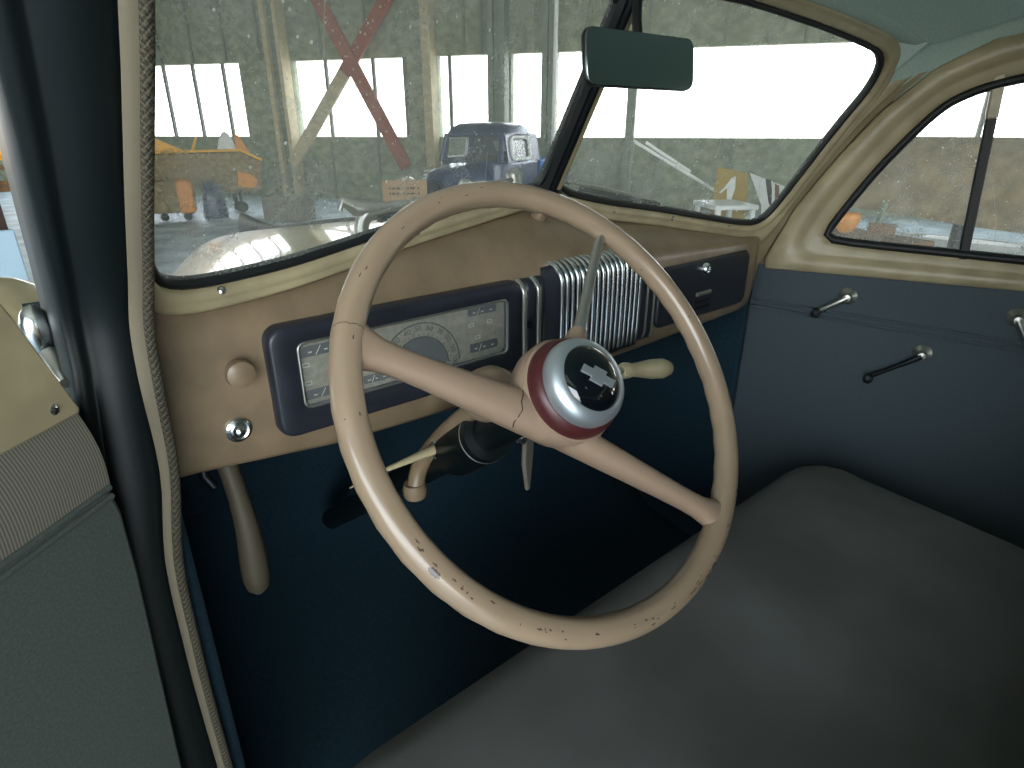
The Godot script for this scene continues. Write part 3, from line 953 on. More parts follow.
	for g in [[-0.132, 0.009], [-0.102, 0.009], [-0.132, -0.012], [-0.102, -0.012], [-0.07, 0.004], [0.09, 0.010], [0.12, 0.010], [0.10, -0.008]]:
		var p := ic + Vector3(g[0], g[1] + 0.004, 0.0074)
		s = mb()
		at_box(s, p + Vector3(0, 0.002, 0), Vector3(0.008, 0.0007, 0.0005))
		at_box(s, p - Vector3(0, 0.002, 0), Vector3(0.008, 0.0007, 0.0005))
		at_box(s, p + Vector3(0.0037, 0, 0), Vector3(0.0007, 0.004, 0.0005))
		at_box(s, p - Vector3(0.0037, 0, 0), Vector3(0.0007, 0.004, 0.0005))
		build(s, "dial_print", M.dial_light, cl)
	s = mb()
	prism(s, rrect(0.286, 0.074, 0.008, 4), Transform3D(Basis(), ic + Vector3(0.002, 0.004, 0.0125)), 0.0015)
	build(s, "dial_glass", M.dial_glass, cl)
	# navy radio housing between the chrome strips, then the ribbed grille
	s = mb()
	var bulge := func(x0: float, x1: float, y0: float, y1: float, z: float, top: float) -> void:
		var rr := []
		for k in 9:
			var t := k / 8.0
			var x := lerpf(x0, x1, t)
			var e := 1.0 - pow(absf(2 * t - 1), 6.0)
			rr.append(PackedVector3Array([Vector3(x, y0 - 0.004, -0.004), Vector3(x, y0, z * e * 0.8), Vector3(x, y0 + 0.012, z * e), Vector3(x, lerpf(y0, y1, 0.6), z * e), Vector3(x, y1 - 0.014, z * e), Vector3(x, y1 - 0.004, z * e * 0.86), Vector3(x, y1, z * e * 0.5), Vector3(x, y1 + top * 0.4, -0.012), Vector3(x, y1 + top, -0.02)]))
		grid(s, rr)
	bulge.call(-0.172, -0.128, 1.030, 1.166, 0.018, 0.004)
	bulge.call(-0.128, 0.082, 1.020, 1.176, 0.020, 0.006)
	bulge.call(0.082, 0.130, 1.026, 1.158, 0.014, 0.004)
	var rh: MeshInstance3D = put.call(s, "radio_housing", M.navy_panel, null, "navy centre housing")
	for x in [-0.176, -0.150]:
		s = mb()
		var pts := [Vector3(x, 1.030, 0.012), Vector3(x, 1.05, 0.022), Vector3(x, 1.10, 0.022), Vector3(x, 1.148, 0.022), Vector3(x, 1.160, 0.017), Vector3(x, 1.168, 0.006)]
		tube(s, spline(pts, 3), 0.0042, 8, true, false, 0.7)
		build(s, "chrome_strip", M.worn_chrome, rh)
	for k in 17:
		var x := -0.108 + 0.0108 * k
		s = mb()
		var pts := [Vector3(x, 1.028, 0.016), Vector3(x, 1.036, 0.0235), Vector3(x, 1.10, 0.0245), Vector3(x, 1.150, 0.0235), Vector3(x, 1.166, 0.020), Vector3(x, 1.177, 0.008), Vector3(x, 1.181, -0.008)]
		tube(s, spline(pts, 3), 0.0031 if k % 3 else 0.0038, 8)
		build(s, "grille_bar", M.chrome, rh)
	for x in [0.098, 0.116]:
		s = mb()
		tube(s, [Vector3(x, 1.03, 0.012), Vector3(x, 1.04, 0.016), Vector3(x, 1.145, 0.016), Vector3(x, 1.156, 0.010)], 0.0022, 6)
		build(s, "grille_bar", M.worn_chrome, rh)
	s = mb()
	lathe(s, [Vector2(0.0055, 0), Vector2(0.0055, 0.004), Vector2(0.003, 0.005), Vector2(0, 0.005)], Transform3D(Basis(Vector3.RIGHT, PI / 2), Vector3(-0.163, 1.105, 0.016)), 16)
	tube(s, [Vector3(-0.163, 1.108, 0.020), Vector3(-0.163, 1.118, 0.020)], 0.0012, 6)
	build(s, "keyhole", M.dark_metal, rh)
	# glovebox door
	s = mb()
	prism(s, rrect(0.285, 0.106, 0.018, 6), Transform3D(Basis(), Vector3(0.277, 1.087, 0.001)), 0.010, 0.004, true)
	var gb: MeshInstance3D = put.call(s, "glovebox_door", M.navy_panel, null, "navy glovebox door")
	s = mb()
	lathe(s, [Vector2(0.011, 0), Vector2(0.011, 0.006), Vector2(0.008, 0.010), Vector2(0.005, 0.010), Vector2(0.004, 0.007), Vector2(0, 0.007)], Transform3D(Basis(Vector3.RIGHT, PI / 2), Vector3(0.262, 1.124, 0.011)), 20)
	build(s, "lock_button", M.chrome, gb)
	s = mb()
	for k in 3: at_box(s, Vector3(0.268, 1.078 - k * 0.013, 0.012), Vector3(0.046, 0.0045, 0.004), 0.0015)
	build(s, "emblem_bar", M.dark_metal, gb)
	s = mb()
	at_box(s, Vector3(0.268, 1.0785, 0.0125), Vector3(0.048, 0.008, 0.005), 0.002)
	build(s, "emblem_bar", M.worn_chrome, gb)
	# knobs on the left
	s = mb()
	lathe(s, [Vector2(0.007, 0), Vector2(0.007, 0.008), Vector2(0.0135, 0.010), Vector2(0.0145, 0.014), Vector2(0.0135, 0.019), Vector2(0.008, 0.0215), Vector2(0, 0.022)], Transform3D(Basis(Vector3.RIGHT, PI / 2), Vector3(-0.547, 1.130, 0.002)), 24)
	put.call(s, "pull_knob", M.dash_paint, null, "round beige pull knob")
	s = mb()
	lathe(s, [Vector2(0.013, 0), Vector2(0.013, 0.004), Vector2(0.010, 0.006), Vector2(0.0075, 0.005), Vector2(0.0065, 0.008), Vector2(0.003, 0.011), Vector2(0, 0.0115)], Transform3D(Basis(Vector3.RIGHT, PI / 2), Vector3(-0.556, 1.066, 0.003)), 24)
	put.call(s, "ignition_lock", M.chrome, null, "small chrome lock")
	# screws along the windscreen garnish
	for x in [-0.545, -0.30, -0.12, 0.10, 0.24, 0.40]:
		var sy := sill_y(x)
		var p := on_glass(Vector2(x, sy)) + Vector3(0, -0.0145, 0.0045)
		s = mb()
		lathe(s, [Vector2(0.0042, -0.002), Vector2(0.0040, 0.0005), Vector2(0.0025, 0.0018), Vector2(0, 0.0020)], Transform3D(Basis(Vector3.RIGHT, 1.1), p), 12)
		put.call(s, "screw", M.chrome)
	s = mb()
	lathe(s, [Vector2(0.012, -0.004), Vector2(0.011, 0.006), Vector2(0.007, 0.012), Vector2(0, 0.013)], Transform3D(Basis(Vector3.RIGHT, 0.7), Vector3(-0.075, 1.236, -0.062)), 18)
	put.call(s, "vent_knob", M.dash_paint)

# ------------------------------------------------------------------ bench seat
func build_seat() -> void:
	var seat := thing("bench_seat", "grey cloth front bench seat below the steering wheel", "seat", Vector3(CX, 0.36, 0.4))
	var off := -seat.position
	var s := mb()
	var rows := []
	for i in 41:
		var t := i / 40.0
		# profile from the front skirt over the nose to the back
		var z: float
		var y: float
		if t < 0.2:
			z = 0.168; y = lerpf(0.42, 0.698, t / 0.2)
		elif t < 0.4:
			var a := (t - 0.2) / 0.2 * PI / 2
			z = 0.238 - cos(a) * 0.07; y = 0.698 + sin(a) * 0.07
		else:
			var q := (t - 0.4) / 0.6
			z = lerpf(0.238, 0.72, q); y = 0.768 - 0.035 * q + 0.012 * sin(q * PI)
		var row := PackedVector3Array()
		for j in 45:
			var x := lerpf(-0.63, 0.515, j / 44.0)
			var e1 := clampf((x - 0.36) / 0.155, 0, 1)
			var e0 := clampf((-0.54 - x) / 0.09, 0, 1)
			var e := maxf(e1, e0)
			var drop := 0.13 * (1.0 - sqrt(maxf(1.0 - e * e, 0.0)))
			var sag := 0.010 * sin(x * 9.0) * sin((z - 0.2) * 7.0)
			var yy := y - drop * clampf((y - 0.42) / 0.2, 0, 1) + (sag if t > 0.4 else 0.0)
			var zz := z + 0.10 * e * e * clampf(1.0 - (z - 0.172) / 0.3, 0, 1)
			row.append(Vector3(x, yy, zz))
		rows.append(row)
	grid(s, rows, false, false, false)
	for e in [0, 44]:
		var a := PackedVector3Array()
		var b := PackedVector3Array()
		for r in rows:
			a.append(r[e]); b.append(Vector3(r[e].x, 0.40, r[e].z))
		grid(s, [a, b], false, false, e == 44)
	var c := build(s, "cushion", M.seat_cloth, seat)
	c.position = off
	# backrest
	s = mb()
	rows = []
	for i in 21:
		var t := i / 20.0
		var row := PackedVector3Array()
		for j in 31:
			var x := lerpf(-0.60, 0.56, j / 30.0)
			var e := pow(absf(2.0 * j / 30.0 - 1.0), 6.0)
			row.append(Vector3(x, 0.66 + 0.56 * t, 0.600 + 0.16 * t + 0.07 * e + 0.05 * pow(t, 6.0) + 0.03 * pow(1 - t, 6.0)))
		rows.append(row)
	grid(s, rows, false, false, true)
	var top := PackedVector3Array()
	var back := PackedVector3Array()
	var base := PackedVector3Array()
	for p in rows[20]:
		top.append(p); back.append(p + Vector3(0, -0.02, 0.16)); base.append(Vector3(p.x, 0.45, 0.84))
	grid(s, [top, back, base], false, false, true)
	var bk := build(s, "backrest", M.seat_cloth, seat)
	bk.position = off
	# welt along the front edge
	s = mb()
	var wl := []
	for j in range(2, 40): wl.append(rows[0][0] * 0 + Vector3(lerpf(-0.60, 0.46, (j - 2) / 37.0), 0.660, 0.1685 + 0.06 * pow(clampf((lerpf(-0.60, 0.46, (j - 2) / 37.0) - 0.36) / 0.155, 0, 1), 2)))
	tube(s, wl, 0.005, 8)
	var welt := build(s, "welt", M.seat_cloth, seat)
	welt.position = off

# ------------------------------------------------------------------ doors
func crank(parent: Node3D, off: Vector3, at: Vector3, n: Vector3, tip: Vector3, called: String) -> void:
	var s := mb()
	var fr := frame_of(n)
	var lx := Transform3D(Basis(fr.x, fr.z, -fr.y), at)
	lathe(s, [Vector2(0.017, 0), Vector2(0.017, 0.003), Vector2(0.013, 0.007), Vector2(0.009, 0.012), Vector2(0.009, 0.022), Vector2(0.007, 0.026), Vector2(0, 0.027)], lx, 22)
	var o := build(s, called, M.worn_chrome, parent)
	o.position = off
	s = mb()
	tube(s, spline([at + n * 0.022, at.lerp(tip, 0.4) + n * 0.026, tip + n * 0.024], 4), [0.0065, 0.006, 0.0055, 0.005, 0.0045, 0.0045, 0.0045, 0.005, 0.005], 10)
	build(s, "crank_arm", M.dark_metal if called == "window_crank" else M.worn_chrome, o)
	s = mb()
	lathe(s, [Vector2(0.005, 0), Vector2(0.008, 0.004), Vector2(0.009, 0.014), Vector2(0.0085, 0.022), Vector2(0.004, 0.026), Vector2(0, 0.0265)], Transform3D(lx.basis, tip + n * 0.022), 18)
	build(s, "crank_knob", M.rubber, o)

func star_loop(poly: Array, c: Vector2, n := 96) -> Array:
	var out := []
	for k in n:
		var an := TAU * k / n
		var dir := Vector2(cos(an), sin(an))
		var best := 0.0
		for i in poly.size():
			var hit = Geometry2D.segment_intersects_segment(c, c + dir * 5.0, poly[i], poly[(i + 1) % poly.size()])
			if hit != null: best = maxf(best, c.distance_to(hit))
		out.append(c + dir * best)
	return out

func build_passenger_door() -> void:
	var door := thing("passenger_door", "closed passenger door with blue grey cloth panel, vent window and chrome cranks", "car door", door_pt(0.0, 0.35))
	var off := -door.position
	var put := func(s: SurfaceTool, called: String, m: Material, label := "") -> MeshInstance3D:
		var o := build(s, called, m, door, label)
		o.position = off
		return o
	var win := [Vector2(0.120, 1.148), Vector2(0.106, 1.158), Vector2(0.112, 1.180), Vector2(0.132, 1.219), Vector2(0.168, 1.284), Vector2(0.205, 1.339), Vector2(0.245, 1.391), Vector2(0.280, 1.414), Vector2(0.326, 1.430), Vector2(0.42, 1.447), Vector2(0.60, 1.458), Vector2(0.80, 1.455), Vector2(0.90, 1.44), Vector2(0.925, 1.40), Vector2(0.925, 1.19), Vector2(0.90, 1.142), Vector2(0.60, 1.138), Vector2(0.33, 1.144)]
	var rim := [Vector2(-0.020, 1.090), Vector2(-0.018, 1.052), Vector2(0.021, 1.151), Vector2(0.046, 1.214), Vector2(0.097, 1.298), Vector2(0.155, 1.380), Vector2(0.225, 1.450), Vector2(0.30, 1.490), Vector2(0.42, 1.510), Vector2(0.65, 1.520), Vector2(0.96, 1.50), Vector2(1.0, 1.40), Vector2(1.0, 1.105)]
	rim.remove_at(1)
	rim[0] = Vector2(-0.004, 1.085)
	var c := Vector2(0.5, 1.29)
	var wl := star_loop(soften(win, 2), c, 160)
	var rl := star_loop(rim, c, 160)
	var s := mb()
	var rows := []
	for q in [[0.0, -0.03], [0.0, 0.006], [0.06, 0.012], [0.30, 0.013], [0.48, 0.011], [0.56, 0.003], [0.66, 0.001], [0.84, 0.000], [1.0, -0.006], [1.0, -0.03]]:
		var row := PackedVector3Array()
		for i in wl.size():
			var p: Vector2 = rl[i].lerp(wl[i], q[0])
			row.append(door_pt(p.x, p.y, q[1]))
		rows.append(row)
	grid(s, rows, false, true, true)
	put.call(s, "window_garnish", M.trim_paint, "beige garnish frame round the window")
	# rubber seal
	s = mb()
	var loop := []
	for p in wl: loop.append(door_pt(p.x, p.y, -0.004))
	moulding(s, loop, DOOR_N, [Vector2(0.003, -0.012), Vector2(0.004, 0.004), Vector2(-0.002, 0.008), Vector2(-0.009, 0.004), Vector2(-0.010, -0.012)])
	put.call(s, "window_seal", M.rubber)
	# panes either side of the division bar
	var bar_a := Vector2(0.338, 1.14)
	var bar_b := Vector2(0.318, 1.44)
	for half in 2:
		s = mb()
		var poly := PackedVector2Array()
		for p in wl:
			var edge := lerpf(bar_a.x, bar_b.x, (p.y - 1.14) / 0.30)
			poly.append(Vector2(minf(p.x, edge) if half == 0 else maxf(p.x, edge), p.y))
		s.set_smooth_group(-1)
		var clean := PackedVector2Array()
		for p in poly:
			if clean.is_empty() or clean[clean.size() - 1].distance_to(p) > 0.0015: clean.append(p)
		var idx := Geometry2D.triangulate_polygon(clean)
		for k in idx:
			s.set_uv(Vector2(clean[k].x * 0.8 + 0.1, (1.5 - clean[k].y) * 1.6))
			s.add_vertex(door_pt(clean[k].x, clean[k].y, -0.012))
		put.call(s, "vent_pane" if half == 0 else "window_pane", M.dusty_glass)
	s = mb()
	var ba := door_pt(bar_a.x, bar_a.y, -0.010)
	var bb := door_pt(bar_b.x, bar_b.y, -0.010)
	var bd := (bb - ba).normalized()
	var bas := Basis(bd.cross(DOOR_N).normalized(), bd, DOOR_N).orthonormalized()
	box(s, Transform3D(bas, ba.lerp(bb, 0.38)), Vector3(0.016, (bb - ba).length() * 0.80, 0.016), 0.003)
	var bar: MeshInstance3D = put.call(s, "division_bar", M.rubber)
	s = mb()
	box(s, Transform3D(bas, ba.lerp(bb, 0.90)), Vector3(0.018, (bb - ba).length() * 0.26, 0.020), 0.003)
	build(s, "bar_channel", M.trim_paint, bar)
	# cloth panel
	s = mb()
	rows = []
	for k in 13:
		var y := lerpf(0.40, 1.092, k / 12.0)
		var row := PackedVector3Array()
		for j in 21:
			var u := lerpf(-0.022 + 0.012 * clampf((y - 0.98) / 0.1, 0, 1), 1.02, j / 20.0)
			row.append(door_pt(u, y + (0.012 * u if k == 12 else 0.0), 0.0 if j > 0 and k > 0 else -0.01))
		rows.append(row)
	grid(s, rows, false, false, false)
	var panel: MeshInstance3D = put.call(s, "cloth_panel", M.door_cloth, "blue grey cloth door panel")
	for dy in [0.0, -0.014]:
		s = mb()
		tube(s, [door_pt(-0.018, 1.016 + dy, 0.001), door_pt(0.25, 1.008 + dy, 0.002), door_pt(0.6, 0.996 + dy, 0.001), door_pt(1.0, 0.985 + dy, 0.001)], 0.0035, 6)
		build(s, "pleat", M.door_cloth, panel)
	# outer skin
	s = mb()
	rows = []
	for y in [0.30, 0.6, 0.9, 1.11]:
		rows.append(PackedVector3Array([door_pt(-0.03, y, -0.06), door_pt(0.4, y, -0.075), door_pt(1.02, y, -0.06)]))
	grid(s, rows)
	put.call(s, "outer_skin", M.cream_paint)
	var n := DOOR_N
	crank(door, off, door_pt(0.17, 1.048, 0.003), n, door_pt(0.122, 1.014, 0.003), "vent_crank")
	crank(door, off, door_pt(0.316, 0.955, 0.003), n, door_pt(0.238, 0.897, 0.003), "window_crank")
	crank(door, off, door_pt(0.440, 1.046, 0.003), n, door_pt(0.475, 0.985, 0.003), "latch_handle")
	s = mb()
	lathe(s, [Vector2(0.004, 0), Vector2(0.0035, 0.002), Vector2(0, 0.003)], Transform3D(Basis(Vector3.BACK, PI / 2), door_pt(0.027, 1.105, 0.009)), 10)
	put.call(s, "screw", M.chrome)

func build_driver_door() -> void:
	var H := Vector3(-0.70, 0, 0.10)
	var U := Vector3(-0.7413, 0, 0.6712)   # from the hinge to the free edge
	var N := Vector3(0.6712, 0, 0.7413)
	var pt := func(u: float, y: float, o := 0.0) -> Vector3: return H + U * u + Vector3.UP * y + N * o
	var door := thing("driver_door", "open driver door with cream top rail and ribbed grey cloth panel", "car door", H + Vector3.UP * 0.35)
	var off := -door.position
	var put := func(s: SurfaceTool, called: String, m: Material, label := "") -> MeshInstance3D:
		var o := build(s, called, m, door, label)
		o.position = off
		return o
	var xf := Transform3D(Basis(U, Vector3.UP, U.cross(Vector3.UP)), H)
	# the outline axes: x along U, y up; thickness towards +N
	var bas := Basis(U, Vector3.UP, -N)
	var flip := Transform3D(bas, H)
	var s := mb()
	# core with the door's front edge curve
	var core := PackedVector2Array([Vector2(-0.013, 1.16), Vector2(-0.026, 1.114), Vector2(-0.029, 1.06), Vector2(-0.028, 1.0), Vector2(-0.024, 0.94), Vector2(-0.012, 0.76), Vector2(0.0, 0.60), Vector2(0.02, 0.40), Vector2(0.95, 0.40), Vector2(0.95, 1.16)])
	prism(s, core, Transform3D(bas, H - N * 0.001), 0.045)
	put.call(s, "door_shell", M.black_paint)
	# lower cloth
	s = mb()
	prism(s, PackedVector2Array([Vector2(-0.0225, 1.088), Vector2(-0.028, 1.06), Vector2(-0.027, 1.0), Vector2(-0.023, 0.94), Vector2(-0.011, 0.76), Vector2(0.001, 0.60), Vector2(0.021, 0.41), Vector2(0.94, 0.41), Vector2(0.94, 1.089)]), Transform3D(Basis(U, Vector3.UP, N), H), 0.006, 0.004)
	put.call(s, "lower_panel", M.plain_door_cloth, "plain grey cloth lower panel")
	# ribbed band
	s = mb()
	var rows := []
	for k in 7:
		var t := k / 6.0
		var y := lerpf(1.090, 1.159, t)
		var u0 := lerpf(-0.0235, -0.0135, t * t)
		rows.append(PackedVector3Array([pt.call(u0, y, 0.0), pt.call(u0 + 0.001, y, 0.006 + 0.002 * sin(t * PI)), pt.call(0.25, y, 0.006 + 0.002 * sin(t * PI)), pt.call(0.94, y, 0.006 + 0.002 * sin(t * PI))]))
	# even ribs need even steps along the door
	rows = []
	for k in 7:
		var t := k / 6.0
		var row := PackedVector3Array()
		for j in 49: row.append(pt.call(lerpf(lerpf(-0.0235, -0.0135, t * t), 0.94, j / 48.0), lerpf(1.090, 1.159, t), 0.006 + 0.002 * sin(t * PI)))
		rows.append(row)
	grid(s, rows, false, false, true)
	put.call(s, "ribbed_band", M.ribbed_cloth, "light ribbed cloth band")
	for y in [1.088, 1.080]:
		s = mb()
		tube(s, [pt.call(-0.022, y, 0.006), pt.call(0.4, y, 0.006), pt.call(0.94, y, 0.006)], 0.0028, 8)
		put.call(s, "welt", M.plain_door_cloth)
	# cream rail with the slanted front corner
	s = mb()
	prism(s, PackedVector2Array([Vector2(-0.0125, 1.1585), Vector2(-0.0145, 1.162), Vector2(0.002, 1.207), Vector2(0.014, 1.241), Vector2(0.035, 1.290), Vector2(0.065, 1.330), Vector2(0.10, 1.330), Vector2(0.12, 1.26), Vector2(0.16, 1.225), Vector2(0.95, 1.215), Vector2(0.95, 1.1585)]), Transform3D(Basis(U, Vector3.UP, N), H), 0.010, 0.002)
	var rail: MeshInstance3D = put.call(s, "top_rail", M.trim_paint, "cream painted top rail")
	s = mb()
	var sp: Vector3 = pt.call(0.0065, 1.1705, 0.0095)
	var lx := Transform3D(Basis(U, N, U.cross(N)), sp)
	lathe(s, [Vector2(0.0042, -0.001), Vector2(0.0040, 0.0008), Vector2(0.002, 0.002), Vector2(0, 0.0021)], lx, 14)
	var scr := build(s, "screw", M.chrome, rail)
	s = mb()
	box(s, Transform3D(lx.basis.rotated(N, 0.6), sp + N * 0.0021), Vector3(0.005, 0.0006, 0.001))
	box(s, Transform3D(lx.basis.rotated(N, 0.6 + PI / 2), sp + N * 0.0021), Vector3(0.005, 0.0006, 0.001))
	build(s, "screw_slot", M.chip, scr)
	# rounded chrome fitting by the hinge
	s = mb()
	var hc := Vector3(-0.692, 1.195, -0.02)
	var sph := []
	for k in 9: sph.append(Vector2(sin(PI * k / 8.0) * 0.013, -cos(PI * k / 8.0) * 0.024))
	lathe(s, sph, Transform3D(Basis(), hc), 18)
	var fit: MeshInstance3D = put.call(s, "chrome_fitting", M.chrome)
	s = mb()
	tube(s, spline([hc + Vector3(0.004, -0.018, 0.01), hc + Vector3(0.005, -0.030, 0.03), hc + Vector3(0.006, -0.032, 0.055)], 3), [0.009, 0.008, 0.007, 0.006, 0.005, 0.004, 0.004], 8)
	build(s, "fitting_stem", M.worn_chrome, fit)

# ------------------------------------------------------------------ steering
const WHEEL := Vector3(-0.327, 1.130, 0.257)
var WN := Vector3(0, 0.6075, 0.7943)
var WE := Vector3(0, 0.7943, -0.6075)
func wp(a: float, b: float, h := 0.0) -> Vector3: return WHEEL + Vector3.RIGHT * a + WE * b + WN * h
func wpol(deg: float, r: float, h := 0.0) -> Vector3: return wp(cos(deg_to_rad(deg)) * r, sin(deg_to_rad(deg)) * r, h)

func build_wheel() -> void:
	var w := thing("steering_wheel", "large ivory steering wheel with chipped rim and three spokes", "steering wheel", WHEEL)
	var off := -w.position
	var put := func(s: SurfaceTool, called: String, m: Material, label := "") -> MeshInstance3D:
		var o := build(s, called, m, w, label)
		o.position = off
		return o
	var R := 0.2085
	var s := mb()
	var rows := []
	for k in 25:
		var q := TAU * k / 24.0
		var row := PackedVector3Array()
		for i in 181:
			var an := 360.0 * i / 180.0
			# a slightly faceted section: flatter towards the driver with a ridge inside, finger grips behind
			var rr := 0.0126 + 0.0013 * exp(-pow((q - 2.25) / 0.30, 2.0))
			var grip := 0.0014 * cos(deg_to_rad(an) * 45.0) * maxf(0.0, -sin(q))
			row.append(wpol(an, R + cos(q) * (rr + grip), sin(q) * rr * 0.98))
		rows.append(row)
	grid(s, rows, false, false, false)
	put.call(s, "rim", M.rim_enamel, "ivory enamel rim with chips and cracks")
	# finish uv: rows run round the wheel
	# two broad spokes
	for q in [[Vector2(-0.187, 0.093), Vector2(-0.030, -0.016), 1.0], [Vector2(0.116, -0.173), Vector2(-0.016, -0.034), 0.8]]:
		s = mb()
		rows = []
		var dir2: Vector2 = (q[0] - q[1]).normalized()
		var side := Vector3.RIGHT * -dir2.y + WE * dir2.x
		for i in 15:
			var t := i / 14.0
			var p: Vector2 = q[1].lerp(q[0], t)
			var wd: float = lerpf(0.021 if q[2] == 1.0 else 0.014, 0.0125 * q[2], minf(t * 1.5, 1.0)) + 0.014 * q[2] * pow(maxf(0.0, (t - 0.80) / 0.20), 2.0)
			var dp := lerpf(0.018, 0.0105, t)
			var c := wp(p.x, p.y, lerpf(-0.014, 0.0, t))
			var row := PackedVector3Array()
			for k in 16:
				var an := TAU * k / 16.0
				row.append(c + side * signf(cos(an)) * pow(absf(cos(an)), 0.75) * wd + WN * signf(sin(an)) * pow(absf(sin(an)), 0.85) * dp)
			rows.append(row)
		grid(s, rows, false, true)
		put.call(s, "spoke", M.hub_paint)
	# bare metal spoke with an enamel root
	s = mb()
	tube(s, [wpol(48.0, 0.040, -0.010), wpol(48.0, 0.056, -0.006), wpol(48.0, 0.072, -0.004)], [0.016, 0.013, 0.0085], 14)
	put.call(s, "spoke_root", M.hub_paint)
	s = mb()
	tube(s, [wpol(48.0, 0.060, -0.004), wpol(48.0, 0.14, -0.002), wpol(48.0, 0.204, 0.0)], [0.0066, 0.0056, 0.0050], 12)
	put.call(s, "spoke", M.worn_chrome, "thin bare metal spoke")
	# hub cup
	var lx := Transform3D(Basis(Vector3.RIGHT, WN, Vector3.RIGHT.cross(WN)), WHEEL)
	s = mb()
	lathe(s, [Vector2(0.020, -0.050), Vector2(0.034, -0.046), Vector2(0.046, -0.034), Vector2(0.0515, -0.018), Vector2(0.0525, -0.002), Vector2(0.0505, 0.004), Vector2(0.044, 0.006)], lx, 44)
	put.call(s, "hub", M.hub_paint)
	s = mb()
	lathe(s, [Vector2(0.048, 0.002), Vector2(0.0485, 0.009), Vector2(0.0470, 0.016), Vector2(0.0435, 0.0195), Vector2(0.038, 0.0195)], lx, 44)
	put.call(s, "hub_ring", M.maroon, "maroon ring round the horn cap")
	s = mb()
	lathe(s, [Vector2(0.0415, 0.017), Vector2(0.0420, 0.024), Vector2(0.0410, 0.030), Vector2(0.038, 0.0345), Vector2(0.0325, 0.0370), Vector2(0.0312, 0.0372), Vector2(0.0308, 0.0355)], lx, 48)
	var cap := put.call(s, "horn_cap", M.satin_chrome, "chrome horn cap ring") as MeshInstance3D
	s = mb()
	lathe(s, [Vector2(0.0312, 0.0355), Vector2(0.0290, 0.0385), Vector2(0.023, 0.0415), Vector2(0.014, 0.0436), Vector2(0, 0.0444)], lx, 44)
	build(s, "horn_button", M.button_enamel, cap)
	# raised emblem: a slanted cross of two bars
	s = mb()
	var bow := PackedVector2Array([Vector2(-0.0185, -0.0042), Vector2(-0.0075, -0.0042), Vector2(-0.0085, -0.0082), Vector2(0.0055, -0.0082), Vector2(0.0065, -0.0042), Vector2(0.0165, -0.0042), Vector2(0.0185, 0.0042), Vector2(0.0075, 0.0042), Vector2(0.0085, 0.0082), Vector2(-0.0055, 0.0082), Vector2(-0.0065, 0.0042), Vector2(-0.0165, 0.0042)])
	var tw := deg_to_rad(-42.0)
	var ex := Vector3.RIGHT * cos(tw) + WE * sin(tw)
	var ey := -Vector3.RIGHT * sin(tw) + WE * cos(tw)
	prism(s, bow, Transform3D(Basis(ex, ey, WN), wp(0.0, -0.001, 0.0428)), 0.0024, 0.0006)
	build(s, "emblem", M.satin_chrome, cap)
	s = mb()
	for k in 5:
		var p := wp(0.0, 0, 0) + ex * (-0.008 + 0.004 * k) + ey * (-0.0155) + WN * 0.0420
		box(s, Transform3D(Basis(ex, ey, WN), p), Vector3(0.0026, 0.0036 if k % 2 == 0 else 0.0028, 0.0012))
	build(s, "emblem_mark", M.worn_chrome, cap)
	# hairline cracks in the enamel of hub and left spoke
	s = mb()
	var cr := []
	for k in 9:
		var t := k / 8.0
		var a := lerpf(-80.0, 80.0, t)
		cr.append(wp(-0.0585, 0.0037, -0.0115) + (Vector3.RIGHT * -0.570 + WE * -0.822) * sin(deg_to_rad(a)) * 0.0195 + (Vector3.RIGHT * -0.822 + WE * 0.570) * 0.0015 * sin(k * 2.1) + WN * (cos(deg_to_rad(a)) * 0.0178))
	tube(s, cr, 0.00045, 4)
	put.call(s, "crack", M.chip)

